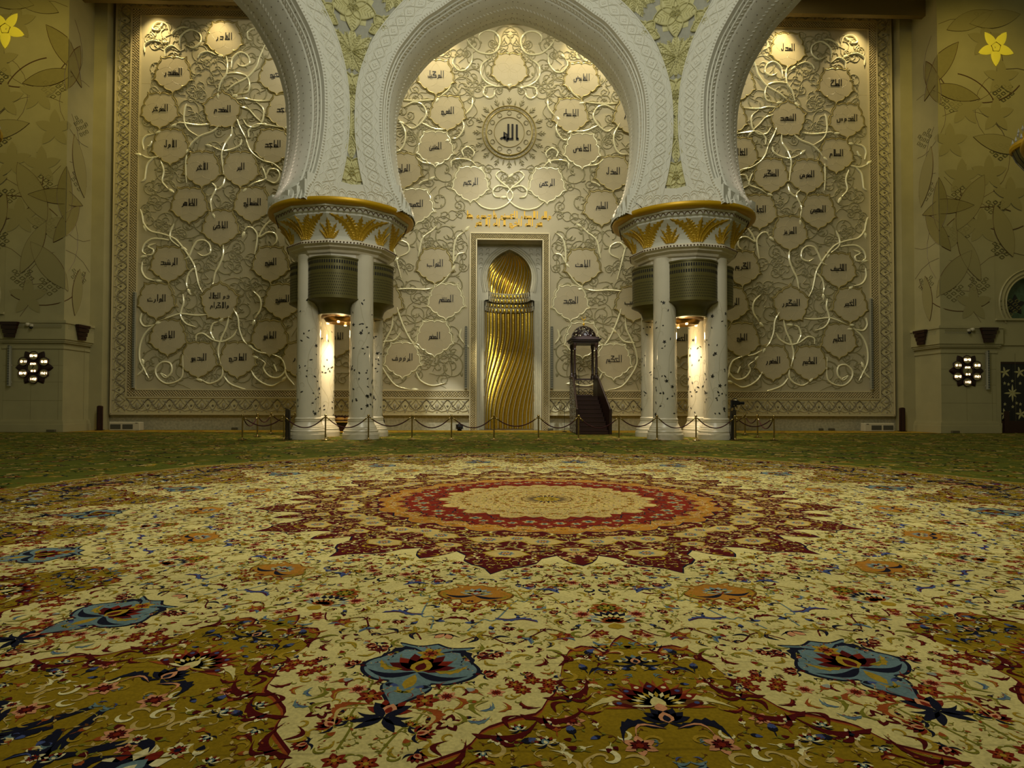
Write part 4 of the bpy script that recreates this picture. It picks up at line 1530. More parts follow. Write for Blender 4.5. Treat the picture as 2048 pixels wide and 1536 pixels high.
        bo.lathe((mx, my, 0), [(R + .02, 5.48), (R - .04, 5.42), (R - .22, 5.34), (R - .36, 5.2), (R - .42, 5.04), (R - .44, 4.98)], 30, a - PI / 2, a + PI / 2)
        bo.lathe((mx, my, 0), [(R - .44, 4.98), (R - .40, 4.94), (R - .40, 4.90), (R - .52, 4.88)], 30, a - PI / 2, a + PI / 2)
        bo.build('bowl', M['bronze'], t, 40)
    # lit gilded soffit dish under the screens, with its lamps
    ds = MB()
    ds.lathe((cx, cy, 0), [(1.05, 5.02), (.9, 4.94), (.72, 4.9), (.66, 4.78), (.55, 4.72), (.35, 4.78), (.05, 4.8)], 48)
    ds.build('gilt_dish', M['bowl'], t, 40)
    for (dx, dy) in ((.58, .0), (-.58, 0), (0, .58), (0, -.58)):
        lm = MB()
        lm.lathe((cx + dx, cy + dy, 0), [(.0, 4.68), (.045, 4.685), (.055, 4.70), (.055, 4.76)], 16)
        lm.build('downlight', M['lamp'], t)
    light('SPOT', 'cluster_lamp', (cx, cy, 4.6), 750, (1.0, .80, .50), (cx, cy, 0), spot_size=math.radians(130), spot_blend=.8, shadow_soft_size=.12)
    light('POINT', 'cluster_glow', (cx, cy, 4.3), 70, (1.0, .74, .38), shadow_soft_size=.15)
    return t


cl_a = column_cluster(-1, 'cluster of four inlaid marble columns under a gold palm capital, dark chest behind', False)
cl_b = column_cluster(1, 'cluster of four inlaid marble columns under a gold palm capital, beside the wooden pulpit', True)
# the next clusters of the ring, which carry the far feet of the slanted arches
for src_, x_, lab_ in ((cl_a, -17.02, 'cluster of four inlaid columns nearer the entrance on the side away from the pulpit'), (cl_b, 17.02, 'cluster of four inlaid columns nearer the entrance on the pulpit side')):
    c_ = copy_tree(src_)
    c_.location = (x_, 15.95, 0)
    c_['label'] = lab_
# downlights along the top of the wall
for x, p in ((-18.6, 1300), (-15.4, 700), (-10.5, 500), (-4.0, 1300), (0, 500), (4.0, 1300), (10.5, 500), (14.6, 1300), (18.6, 1000)):
    light('SPOT', 'wall_washer', (x, 31.75, 22.7), p, (1.0, .80, .40), (x, 32.75, 17.0), spot_size=math.radians(70), spot_blend=.9, shadow_soft_size=.1)

# ================================================================ square Kufic lettering
# x grows in the direction of reading (leftwards); (width, strokes, dots, joins the next letter)
D1 = lambda x, y: [(x, y)]
DD = lambda x, y: [(x - .45, y), (x + .45, y)]
D3 = lambda x, y: [(x - .6, y), (x + .6, y), (x, y + .8)]
TOOTH = [[(.6, 0), (.6, 1.7)]]
LOOP = [[(.3, 0), (.3, 1.5), (1.5, 1.5), (1.5, 0)]]
HA = [[(.2, 2.5), (2.3, 2.5), (.7, .2), (.4, 0)]]
BOX = [[(.2, 0), (.2, 1.6), (2.5, 1.6), (2.5, 0)]]
AIN = [[(.3, 0), (.3, 1.5), (1.7, 1.5), (1.0, 0), (1.7, 0)]]
LET = {
    'ا': (.5, [[(.2, 0), (.2, 4.8)]], [], 0), 'ل': (1.0, [[(.4, 0), (.4, 4.8)]], [], 1),
    'ب': (1.2, TOOTH, D1(.6, -1.1), 1), 'ت': (1.2, TOOTH, DD(.6, 2.7), 1), 'ث': (1.2, TOOTH, D3(.6, 2.6), 1),
    'ن': (1.2, TOOTH, D1(.6, 2.7), 1), 'ي': (1.2, TOOTH, DD(.6, -1.1), 1), 'ى': (1.2, TOOTH, [], 1),
    'ج': (2.5, HA, D1(1.2, -1.1), 1), 'ح': (2.5, HA, [], 1), 'خ': (2.5, HA, D1(1.2, 3.6), 1),
    'د': (2.9, [[(2.4, 1.9), (.4, 1.9), (.7, 1.0), (.7, 0), (2.7, 0)]], [], 0), 'ذ': (2.9, [[(2.4, 1.9), (.4, 1.9), (.7, 1.0), (.7, 0), (2.7, 0)]], D1(1.4, 3), 0),
    'ر': (1.5, [[(.5, 1.3), (.5, -.1), (1.5, -1.1)]], [], 0), 'ز': (1.5, [[(.5, 1.3), (.5, -.1), (1.5, -1.1)]], D1(.7, 2.4), 0),
    'س': (3.0, [[(.4, 1.6), (.4, 0)], [(1.4, 1.6), (1.4, 0)], [(2.4, 1.6), (2.4, 0)]], [], 1),
    'ش': (3.0, [[(.4, 1.6), (.4, 0)], [(1.4, 1.6), (1.4, 0)], [(2.4, 1.6), (2.4, 0)]], D3(1.4, 2.6), 1),
    'ص': (3.4, BOX + [[(3.0, 0), (3.0, 1.4)]], [], 1), 'ض': (3.4, BOX + [[(3.0, 0), (3.0, 1.4)]], D1(1.6, 2.7), 1),
    'ط': (2.9, BOX + [[(.9, 1.6), (.9, 4.8)]], [], 1), 'ظ': (2.9, BOX + [[(.9, 1.6), (.9, 4.8)]], D1(2.0, 2.8), 1),
    'ع': (1.9, AIN, [], 1), 'غ': (1.9, AIN, D1(1.0, 2.6), 1),
    'ف': (1.7, [[(.4, 0), (.4, 1.9), (1.5, 1.9), (1.5, 0)]], D1(.9, 3), 1), 'ق': (1.7, [[(.4, 0), (.4, 1.9), (1.5, 1.9), (1.5, 0)]], DD(.9, 3), 1),
    'ك': (3.2, [[(2.8, 4.2), (.5, 4.2), (2.8, 1.7), (.3, 1.7), (.3, 0)]], [], 1),
    'م': (1.7, LOOP, [], 1), 'ه': (2.2, [[(.3, 0), (.3, 2.3), (2.0, 2.3), (2.0, 0)], [(1.1, 0), (1.1, 2.3)]], [], 1),
    'و': (1.9, [[(1.3, 0), (.3, 0), (.3, 1.6), (1.4, 1.6), (1.4, -.2), (2.0, -1.0)]], [], 0),
    'ء': (1.0, [[(.8, 1.2), (.2, 1.2), (.2, .5), (.8, .2)]], [], 0),
}
FIN = {
    'ب': (3.6, [[(3.4, 0), (3.4, 1.4)]], D1(1.8, -1.1)), 'ت': (3.6, [[(3.4, 0), (3.4, 1.4)]], DD(1.8, 1.8)), 'ث': (3.6, [[(3.4, 0), (3.4, 1.4)]], D3(1.8, 1.6)),
    'ن': (1.9, [[(.1, 0), (.5, 0), (.5, -1.2), (1.9, -1.2), (1.9, .9)]], D1(1.2, 1.9)), 'ي': (2.3, [[(0, 0), (.6, 0), (.6, 1.5), (2.1, 1.5), (1.6, .1), (2.2, -.9), (-.9, -.9)]], DD(.6, -1.9)),
    'ى': (2.3, [[(0, 0), (.6, 0), (.6, 1.5), (2.1, 1.5), (1.6, .1), (2.2, -.9), (-.9, -.9)]], []),
    'م': (2.3, LOOP + [[(1.5, 0), (1.9, 0), (1.9, -1.3)]], []), 'ل': (1.7, [[(.4, 4.8), (.4, 0), (1.7, 0), (1.7, .9)]], []),
    'ع': (2.2, AIN + [[(1.2, 0), (.6, -1.2), (2.2, -1.2)]], []), 'ق': (2.6, [[(.4, 0), (.4, 1.9), (1.5, 1.9), (1.5, -1.1), (2.6, -1.1)]], DD(.9, 3)), 'ف': (4, [[(.4, 0), (.4, 1.9), (1.5, 1.9), (1.5, 0), (4, 0), (4, 1)]], D1(.9, 3)),
    'س': (4.4, [[(.4, 1.6), (.4, 0)], [(1.4, 1.6), (1.4, 0)], [(2.4, 1.6), (2.4, -1.2), (4.4, -1.2), (4.4, .6)]], []),
    'ض': (4.6, BOX + [[(2.9, 1.4), (2.9, -1.2), (4.5, -1.2), (4.5, .6)]], D1(1.6, 2.7)), 'ظ': (3.2, BOX + [[(.9, 1.6), (.9, 4.8)]], D1(2.0, 2.8)), 'ط': (3.2, BOX + [[(.9, 1.6), (.9, 4.8)]], []),
    'ه': (1.8, [[(0, 0), (.4, 0), (.4, 1.8), (1.6, 1.0), (1.6, 0), (.4, 0)]], []), 'ك': (3.4, [[(2.8, 4.2), (.5, 4.2), (2.8, 1.7), (2.8, 0), (.0, 0)]], []), 'ح': (2.8, HA + [[(.5, 0), (.5, -1.3), (2.4, -1.3)]], []),
}
SUB = {'أ': 'ا', 'إ': 'ا', 'آ': 'ا', 'ؤ': 'و'}


def kufic(word):
    """polylines and dots of a word, baseline at 0"""
    x, st, dots, joined = 0., [], [], False
    W = list(word)
    for i, c in enumerate(W):
        if c == ' ':
            x += 1.7
            joined = False
            continue
        hz = c in SUB
        c0 = c
        c = SUB.get(c, c)
        last = i == len(W) - 1 or W[i + 1] == ' ' or W[i + 1] == 'ء'
        w_, s_, d_, j = LET[c]
        if last and c in FIN:
            w_, s_, d_ = FIN[c]
            base_to = {'ب': 3.4, 'ت': 3.4, 'ث': 3.4, 'ف': 4}.get(c, 0)
            j = 0
        else:
            base_to = w_ if j else 0
        if joined:
            st.append([(x - .01, 0), (x + (.6 if not base_to else 0), 0)])
        if joined and c == 'ا':
            w_ = .7
        if base_to:
            st.append([(x, 0), (x + base_to, 0)])
        st += [[(a + x, b) for a, b in q] for q in s_]
        dots += [(a + x, b) for a, b in d_]
        if hz:
            dots.append((x + .3, 5.7 if c0 in 'أآ' else (-.9 if c0 == 'إ' else 2.8)))
        x += w_
        joined = bool(j) and not last
        if not joined:
            x += .9
    return st, dots, x - .9


def letter_mesh(mb, lines, cx, cz, unit, f, h0, pen=.72, th=.02, gap=8.2):
    for li, word in enumerate(lines):
        st, dots, wd = kufic(word)
        oz = cz - (.9 + (len(lines) - 1) * gap / 2 * -1 + li * gap) * unit
        T = lambda a, b: (cx + (wd / 2 - a) * unit, oz + b * unit)
        for q in st:
            P = [T(a, b) for a, b in q]
            # square ends
            for k, nb_ in ((0, 1), (-1, -2)):
                d = np.array(P[k]) - np.array(P[nb_])
                P[k] = tuple(np.array(P[k]) + d / (np.linalg.norm(d) + 1e-9) * unit * pen * .35)
            for a, b in zip(P[:-1], P[1:]):
                mb.ribbon([a, b], unit * pen, th, f, FLATP, base=h0)
        for a, b in dots:
            x, z = T(a, b)
            e_ = unit * pen * .55
            mb.prism([(x - e_, z), (x, z - e_), (x + e_, z), (x, z + e_)], f, h0, h0 + th)


def plaque_outline(cx, cz, R, down=1, n=5):
    P = []
    for k in range(5):
        a0 = -PI / 2 + k * 2 * PI / 5
        pts = [(1.03, 0), (.935, 3.5), (.885, 8), (.88, 14), (.882, 20), (.865, 27), (.83, 33), (.772, 36)]
        pts = pts + [(r, 72 - d) for r, d in pts[:-1][::-1]]
        for r, d in pts[:-1]:
            a = a0 + math.radians(d)
            P.append((cx + R * r * math.cos(a), cz + down * R * r * math.sin(a)))
    return np.array(P)


BAY = {-1: 'in the bay far from the pulpit', 0: 'in the middle bay', 1: 'in the bay on the pulpit side'}
PLQ = [  # px, py, lettering, transliteration, bay, bright edge, point up
    (449, 77, ['القادر'], 'al qadir', -1, 0, 0), (347, 148, ['المقتدر'], 'al muqtadir', -1, 0, 0), (555, 152, ['المحيي'], 'al muhyi', -1, 0, 0), (321, 220, ['المؤخر'], 'al muakhkhir', -1, 0, 0),
    (445, 222, ['المقدم'], 'al muqaddim', -1, 0, 1), (571, 222, ['الواجد'], 'al wajid', -1, 0, 0), (342, 292, ['الأول'], 'al awwal', -1, 0, 0), (546, 292, ['الماجد'], 'al majid, partly behind the arch', -1, 0, 0),
    (405, 337, ['الآخر'], 'al akhir', -1, 0, 0), (482, 337, ['البر'], 'al barr', -1, 0, 0), (380, 409, ['الظاهر'], 'az zahir', -1, 0, 0), (505, 408, ['المتعالي'], 'al mutaali', -1, 0, 0), (442, 454, ['الباطن'], 'al batin', -1, 0, 0),
    (339, 527, ['الرشيد'], 'ar rashid', -1, 0, 0), (542, 527, ['الغني'], 'al ghani', -1, 0, 0), (314, 600, ['الوارث'], 'al warith', -1, 0, 0), (440, 604, ['ذو الجلال', 'والإكرام'], 'dhul jalal wal ikram', -1, 0, 1),
    (565, 601, ['المغني'], 'al mughni', -1, 0, 0), (337, 673, ['الباقي'], 'al baqi', -1, 0, 0), (540, 674, ['المانع'], 'al mani', -1, 0, 0), (398, 718, ['البديع'], 'al badi', -1, 0, 0), (476, 718, ['الهادي'], 'al hadi', -1, 0, 0),
    (600, 718, ['الضار'], 'ad darr, mostly behind a column', -1, 0, 0), (674, 676, ['النافع'], 'an nafi, seen between columns', -1, 0, 0),
    (872, 153, ['الوكيل'], 'al wakil', 0, 0, 0), (1163, 159, ['القابض'], 'al qabid', 0, 0, 0), (895, 225, ['القوي'], 'al qawi', 0, 0, 0), (1141, 230, ['الباسط'], 'al basit', 0, 0, 0), (871, 296, ['المتين'], 'al matin', 0, 1, 0),
    (1164, 300, ['الخافض'], 'al khafid', 0, 1, 0), (808, 340, ['الولي'], 'al wali', 0, 0, 0), (1226, 346, ['المذل'], 'al mudhill', 0, 0, 0), (941, 367, ['الرحيم'], 'ar rahim', 0, 1, 0), (1094, 369, ['الرحمن'], 'ar rahman', 0, 1, 0),
    (831, 411, ['الحميد'], 'al hamid', 0, 1, 0), (1203, 415, ['العليم'], 'al alim', 0, 0, 0), (870, 530, ['التواب'], 'at tawwab', 0, 0, 0), (1165, 531, ['الباعث'], 'al baith', 0, 0, 0), (892, 601, ['المنتقم'], 'al muntaqim', 0, 1, 0),
    (1141, 604, ['المجيد'], 'al majid, above the pulpit dome', 0, 1, 0), (869, 675, ['العفو'], 'al afuw', 0, 1, 0), (805, 718, ['الرؤوف'], 'ar rauf', 0, 1, 0), (1227, 721, ['الحكيم'], 'al hakim', 0, 1, 0),
    (1019, 140, [], '', 0, 0, 0), (1165, 678, [], '', 0, 1, 0), (769, 604, ['المعز'], 'al muizz, beside the bronze screen', 0, 0, 0), (1266, 606, ['الحسيب'], 'al hasib', 0, 0, 0), (1262, 233, ['الحكم'], 'al hakam', 0, 0, 0), (1359, 679, ['الحفيظ'], 'al hafiz, seen between columns', 0, 0, 0),
    (1575, 99, ['العدل'], 'al adl', 1, 0, 0), (1671, 170, ['الملك'], 'al malik', 1, 0, 0), (1474, 167, ['المصور'], 'al musawwir', 1, 0, 0), (1693, 240, ['القدوس'], 'al quddus', 1, 0, 0), (1575, 239, ['الشهيد'], 'ash shahid', 1, 0, 1),
    (1458, 237, ['البارئ'.replace('ئ', 'ى')], 'al bari', 1, 0, 0), (1671, 310, ['السلام'], 'as salam', 1, 0, 0), (1480, 308, ['الخالق'], 'al khaliq', 1, 0, 0), (1613, 352, ['المؤمن'], 'al mumin', 1, 0, 0), (1541, 350, ['المتكبر'], 'al mutakabbir', 1, 0, 0),
    (1635, 422, ['المهيمن'], 'al muhaymin', 1, 0, 0), (1518, 422, ['الجبار'], 'al jabbar', 1, 0, 0), (1579, 465, ['العزيز'], 'al aziz', 1, 0, 0), (1484, 535, ['الكريم'], 'al karim', 1, 0, 0), (1676, 539, ['اللطيف'], 'al latif', 1, 0, 0),
    (1699, 609, ['الخبير'], 'al khabir', 1, 0, 0), (1581, 609, ['الشكور'], 'ash shakur', 1, 0, 1), (1462, 607, ['الرقيب'], 'ar raqib', 1, 0, 0), (1483, 678, ['العلي'], 'al ali', 1, 0, 0), (1677, 680, ['الحليم'], 'al halim', 1, 0, 0),
    (1545, 724, ['الغفور'], 'al ghafur', 1, 0, 0), (1618, 725, ['العظيم'], 'al azim', 1, 0, 0),
]
PR = 1.03
PC = []
for (px, py, txt, tr, bay, bright, up) in PLQ:
    p = at(px, py, YW)
    PC.append((p.x, p.z))
    nm = tr.split(',')[0]
    rest = tr[len(nm):].strip(', ')
    if txt:
        lab = 'cream flower plaque lettered %s in black%s%s' % (nm, ', ' + rest if rest else '', ' %s' % BAY[bay] if not rest and nm != 'dhul jalal wal ikram' else '')
    else:
        lab = 'blank cream flower plaque ' + ('at the top of the middle bay under the arch' if py < 300 else 'seen behind the posts of the wooden pulpit')
    t = thing('name_plaque', lab, 'wall plaque', (p.x, YW, p.z), 'flower-shaped name plaques')
    dn = -1 if up else 1
    O = plaque_outline(p.x, p.z, PR, dn)
    q = MB()
    q.prism(O, f0, 0, .045)
    q.build('plate', M['plaque'], t)
    q = MB()
    q.ribbon(O, .07, .03, f0, ROUND, base=.035, closed=True)
    O2 = plaque_outline(p.x, p.z, PR * 1.10, dn)
    q.ribbon(O2, .04, .03, f0, base=.0, closed=True)
    q.build('edge_trim', M['pearl'] if bright else M['ptrim'], t)
    q = MB()
    for k in range(5):
        P = petal(p.x, p.z, dn * (-PI / 2 + PI / 5 + k * 2 * PI / 5), PR * .68, PR * .24, 8)
        q.ribbon(P, .014, .004, f0, base=.045, closed=True)
    q.build('petal_engraving', M['plaque'], t)
    if txt:
        q = MB()
        letter_mesh(q, txt, p.x, p.z, .072 if len(txt) == 1 else .060, f0, .045, pen=.52)
        q.build('lettering', M['black'], t)

# ---------------------------------------------------------------- sun medallion with the great name
mc = at(1018.5, 266, YW)
t = thing('sun_medallion', 'round cream medallion ringed by sun rays with large black lettering, above the golden niche', 'wall medallion', (mc.x, YW, mc.z))
a_ = np.linspace(0, 2 * PI, 73)[:-1]
circ = lambda r: np.stack([mc.x + r * np.cos(a_), mc.z + r * np.sin(a_)], 1)
q = MB()
q.prism(circ(1.22), f0, 0, .08)
q.build('disc', M['wall'], t)
q = MB()
for r_, w_ in ((1.22, .08), (1.42, .07), (.80, .035)):
    q.ribbon(circ(r_), w_, .06, f0, ROUND, base=.06, closed=True)
q.build('ring', M['ptrim'], t)
q = MB()
for k in range(36):
    a = k * 2 * PI / 36
    q.dome(petal(mc.x + 1.29 * math.cos(a), mc.z + 1.29 * math.sin(a), a, .07, .028, 5), f0, .04, .1)
q.build('pearl', M['pearl'], t)['kind'] = 'stuff'
q = MB()
for k in range(12):
    a = k * 2 * PI / 12
    c = np.array([mc.x + 1.0 * math.cos(a), mc.z + 1.0 * math.sin(a)])
    for s2 in (-1, 1):
        th = np.linspace(0, 4.4, 12)
        rr = .15 * (1 - th / 7)
        q.ribbon(np.stack([c[0] + rr * np.cos(a + s2 * th), c[1] + rr * np.sin(a + s2 * th)], 1), .03, .03, f0, base=.08)
q.build('scroll_ring', M['carve'], t)
q = MB()
for k in range(32):
    a = k * 2 * PI / 32
    L_ = .52 if k % 2 == 0 else .34
    b = np.array([mc.x + 1.46 * math.cos(a), mc.z + 1.46 * math.sin(a)])
    q.dome(petal(b[0], b[1], a, L_, .045, 6), f0, 0, .05)
    if k % 2 == 0:
        for s2 in (-1, 1):
            q.dome(petal(b[0] + .1 * math.cos(a), b[1] + .1 * math.sin(a), a + s2 * .6, .26, .035, 5), f0, 0, .05)
            q.dome(petal(b[0] + .3 * math.cos(a), b[1] + .3 * math.sin(a), a + s2 * .7, .16, .03, 5), f0, 0, .05)
q.build('ray', M['carve'], t)
q = MB()
for P in ([(.44, .0), (.40, .1), (.40, .78)], [(.17, .02), (.17, .80)], [(-.05, .02), (-.05, .80)], [(.50, .0), (.36, .0)], [(.22, 0), (-.05, 0), (-.28, 0)],
          [(-.05, .02), (-.14, -.12)], [(-.26, 0), (-.26, .36), (-.12, .22), (-.12, .1), (-.40, .04), (-.46, -.02)]):
    q.ribbon([(mc.x + x, mc.z - .36 + z) for x, z in P], .105, .03, f0, FLATP, base=.08)
q.build('lettering', M['black'], t)

# ---------------------------------------------------------------- gold verse over the niche
g1, g2 = at(1018, 434, YW), at(1018, 449, YW)
t = thing('gold_inscription', 'two lines of gold lettering on the wall above the golden niche frame', 'inscription', (g1.x, YW, g2.z))
for p, w_, u_ in ((g1, ['ولله الأسماء الحسنى فادعوه بها'], .078), (g2, ['هو الله الذي لا إله إلا هو'], .076)):
    q = MB()
    letter_mesh(q, w_, p.x, p.z, u_, f0, 0, pen=.74)
    q.build('text_line', M['goldtext'], t)

# ---------------------------------------------------------------- carved vines of the wall (shadow side of the relief put into a darker colour)
rv = np.random.RandomState(11)


def blocked(x, z, r):
    if z < 2.2 + r or z > 21.7 - r or abs(x) > 19.35 - r:
        return True
    if abs(x) < 2.2 + r and z < 10.5 + r:
        return True
    if abs(x) < 2.6 and 10.4 < z < 12.3 + r * .6:
        return True
    if (x - mc.x) ** 2 + (z - mc.z) ** 2 < (1.95 + r * .7) ** 2:
        return True
    return False


cv = {-1: MB(), 0: MB(), 1: MB()}


def put(x, mbf):
    for s_ in (-1, 1):
        xx = x * s_
        k = -1 if xx < -7 else (1 if xx > 7 else 0)
        mbf(cv[k], s_)


spots = []
tries = 0
while len(spots) < 520 and tries < 60000:
    tries += 1
    x, z, r = rv.uniform(0, 19.3), rv.uniform(2.3, 21.6), rv.choice([.28, .36, .46, .62, .8])
    if blocked(x, z, r * .9):
        continue
    if any((x - a) ** 2 + (z - b) ** 2 < (.5 * (r + c)) ** 2 for a, b, c in spots):
        continue
    if any((x - abs(a)) ** 2 + (z - b) ** 2 < .6 ** 2 for a, b in PC):
        continue
    spots.append((x, z, r))
for (x, z, r) in spots:
    a0, s2, turns = rv.uniform(0, 6.3), rv.choice([-1, 1]), rv.uniform(1.25, 1.9)
    th = np.linspace(0, turns * 2 * PI, int(16 * turns))
    rr = r * (1 - .80 * (th / th[-1]) ** .9)
    base = np.stack([rr * np.cos(a0 + s2 * th), rr * np.sin(a0 + s2 * th)], 1)
    out = base[0] + (base[0] - base[1]) / np.linalg.norm(base[0] - base[1]) * r * .5
    P = np.vstack([out + (0, -.08 * r), base])
    W = np.interp(np.linspace(0, 1, len(P)), [0, .2, .8, 1], [.03, .075, .06, .075]) * (.7 + r * .55)
    lv = []
    for k in range(4):
        i = int(len(base) * (.12 + .2 * k))
        tg = base[i + 1] - base[i]
        an_ = math.atan2(tg[1], tg[0]) + rv.choice([-1, 1]) * rv.uniform(.5, .9)
        lv.append(petal(base[i][0], base[i][1], an_, r * rv.uniform(.28, .45), r * .09 + .012, 6))

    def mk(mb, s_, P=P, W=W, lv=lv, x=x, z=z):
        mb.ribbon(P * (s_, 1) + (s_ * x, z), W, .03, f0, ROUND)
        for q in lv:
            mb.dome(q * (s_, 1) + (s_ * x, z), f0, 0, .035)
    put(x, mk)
# sweeping stems that tie the curls together
for (x, z, r) in spots:
    near = sorted(spots, key=lambda q: (q[0] - x) ** 2 + (q[1] - z) ** 2)[2:4]
    for (a, b, c) in near[:1]:
        d = np.array([a - x, b - z])
        n_ = np.array([-d[1], d[0]]) * rv.choice([-.3, .3])
        P = smooth_path([(x + d[0] * .1, z + d[1] * .1), tuple(np.array([x, z]) + d * .5 + n_), (a, b)], 6)
        put(x, lambda mb, s_, P=P: mb.ribbon(P * (s_, 1), .045, .035, f0, ROUND))
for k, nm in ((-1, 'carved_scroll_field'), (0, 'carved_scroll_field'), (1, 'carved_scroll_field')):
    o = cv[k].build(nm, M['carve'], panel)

# ---------------------------------------------------------------- bright pearl-and-gilt vines, traced bay by bay
# left bay: control points in the photograph's pixels, mirrored about the middle of the wall for the other bay
Z1 = """1720,280 1695,265 1690,225 1720,200 1750,193|1810,310 1770,400 1750,460 1690,530 1600,580 1535,630|1545,385 1555,440 1545,510 1510,560 1490,630|1580,465 1590,400 1640,360 1690,380 1705,430 1670,455 1640,450 1620,435
1540,510 1600,500 1660,510 1690,530 1705,580 1690,630 1625,645|1610,680 1680,675 1750,690 1860,690|1645,730 1700,750 1745,800 1790,840|1750,700 1795,740 1800,790 1785,840 1740,870 1690,860 1660,815|1700,940 1700,890 1760,850 1850,860 1935,875
1620,815 1640,870 1680,945|1500,860 1450,900 1370,930 1320,970 1290,1010|1585,860 1580,920 1540,980 1515,1050 1520,1120 1530,1190|1440,850 1350,855 1240,840 1210,845|1275,710 1260,760 1260,830 1290,890 1360,935
1090,1070 1020,1080 970,1060|1060,1070 1010,1120 995,1190 990,1225 965,1245|985,1025 975,970 1000,930 1060,915|1040,965 1025,995 1010,1000|1165,240 1140,170 1080,155 1045,185 1050,205 1080,210 1095,195
1230,320 1235,250 1300,205 1365,235 1370,290 1320,330 1270,310|990,360 990,310 1040,280 1100,290|1130,390 1130,340 1180,315 1230,350|1650,950 1640,990 1590,1020 1520,1030 1450,1000|1680,945 1700,1010 1740,1060 1800,1100 1870,1120 1930,1170
1790,1140 1810,1190 1810,1225 1740,1250 1690,1280|1820,1200 1840,1160 1890,1160 1910,1200 1880,1250 1820,1230|1450,1250 1475,1290 1440,1370 1450,1450|1275,1060 1270,1130 1275,1250|1100,1100 1120,1170 1110,1240 1150,1290|1540,1210 1520,1270 1480,1300|960,1430 975,1480 980,1530
1175,240 1190,215 1240,190 1290,190|1350,400 1370,370 1420,355 1480,380"""
Z2 = """970,0 985,60 1030,110 1110,130 1190,160 1240,210 1290,280 1330,350 1345,420 1360,480 1385,530|1190,60 1165,120 1170,170 1230,220|1160,175 1110,165 1040,165 990,200 975,250 1000,270|1070,195 1015,215 1050,240 1040,270 1005,275
1255,305 1290,285 1320,220 1350,180 1400,175 1435,210 1435,260 1390,280 1350,260|1340,355 1290,400 1275,460 1280,500|1525,205 1525,270 1500,340 1470,400 1455,475|1740,270 1755,180 1755,130 1725,90 1690,85 1670,110
1860,35 1810,75 1770,150 1830,120 1880,130 1890,180 1865,210|975,320 970,380 1000,430 1060,450|1250,540 1255,600 1235,680 1270,740 1340,765|1420,680 1340,685 1240,675 1180,690 1100,720|1065,745 1000,800 960,880 955,980 990,1060 1020,1115
970,670 960,720 990,760 1060,750|1565,690 1545,770 1510,850 1490,930 1510,1020|1595,640 1625,700 1635,780 1660,850 1690,885|1620,780 1590,830 1520,865 1450,850 1390,810 1345,820 1340,860|1470,860 1440,800 1455,745 1490,730|1715,905 1770,935 1820,945
1860,950 1920,980 1945,1030 1945,1070 1900,1110 1840,1100 1800,1050 1810,1010 1770,980|1870,1020 1890,1070|1715,1060 1745,1110 1800,1150 1860,1165 1920,1135|1945,1040 1960,1100 2010,1160|1520,1040 1520,1090 1490,1130 1430,1150 1385,1130
1530,1100 1570,1150 1640,1180 1680,1190|940,1095 975,1060 980,1030|1140,1100 1100,1080 1130,1110 1165,1085 1175,1045 1160,1010 1110,1005 1065,1050 1080,1110 1140,1150 1220,1130 1250,1080 1250,950|1730,520 1775,570 1780,640 1740,710"""
C1 = """750,285 745,240 790,210 850,220 885,270 870,340 820,370 740,355 680,300 650,250|700,350 690,430 650,480 600,480 565,430 580,390|820,400 765,440 755,490 780,550 850,590 930,590|850,615 845,655 810,670 775,640 790,595 850,590
555,580 530,620 475,665|215,685 320,690 440,685|230,735 300,700 360,720 385,780 350,840 290,880 240,850|350,840 440,880 520,885|630,820 640,880 600,940 555,950|700,670 695,730 650,785|315,1075 360,1110 430,1120|200,820 240,900 235,980 200,1030 140,1035
555,1145 560,1100 620,1085 690,1100 735,1145|640,1070 630,1030 670,1005 710,1040 700,1075|335,1260 360,1240 400,1230|715,1370 770,1415 850,1430 930,1400 975,1340 945,1285 890,1240 860,1200 890,1170 930,1185|945,1285 880,1270 840,1300 850,1340 890,1350|420,390 440,400 470,370 500,310"""
C2 = """130,480 90,320 85,280 120,250 170,270 175,320 120,350|235,350 260,240 320,190 350,160|450,395 455,290 475,230 520,195|520,325 480,335 455,380|345,535 390,500 440,440|100,550 180,545 270,550 335,540|80,715 70,790 35,860 10,930 5,1000 40,1070 100,1140 190,1165
20,870 90,860 130,810|105,660 130,740 170,830 210,890|220,1055 250,1110 320,1140 400,1125|500,790 490,840 515,880"""


def trace(txt, k, ox, oy):
    out = []
    for s in txt.replace('\n', '|').split('|'):
        P = []
        for c in s.split():
            a, b = c.split(',')
            p = at(float(a) / k + ox, float(b) / k + oy, YW)
            P.append((p.x, p.z))
        out.append(np.array(P))
    return out


def gilt(bay, curves, label):
    t = thing('gilded_vine', label, 'wall relief', (0 if bay == 0 else bay * 13, YW, 8), 'bright vines on the end wall')
    for i, P in enumerate(curves):
        P = smooth_path(P, 6)
        n = len(P)
        W = np.interp(np.linspace(0, 1, n), [0, .12, .85, 1], [.04, .10, .09, .03])
        q = MB()
        q.ribbon(P, W, .06, f0, ROUND, base=.015)
        # a leaf at the free end
        if i % 2 == 0:
            d = P[-1] - P[-2]
            q.dome(petal(P[-1][0], P[-1][1], math.atan2(d[1], d[0]) + .25, .42, .09, 8), f0, .0, .08)
        q.build('vine_stem', M['pearl'], t)


LB = trace(Z1, 3.413, 0, 0) + trace(Z2, 3.413, 0, 430)
CB = trace(C1, 3.413, 740, 0) + trace(C2, 3.071, 760, 400)
gilt(-1, LB, 'bright pearl vine scrolls on the wall bay far from the pulpit')
gilt(1, [P * (-1, 1) for P in LB], 'bright pearl vine scrolls on the wall bay beyond the pulpit')
gilt(0, CB + [P * (-1, 1) for P in CB], 'bright pearl vine scrolls around the golden niche')

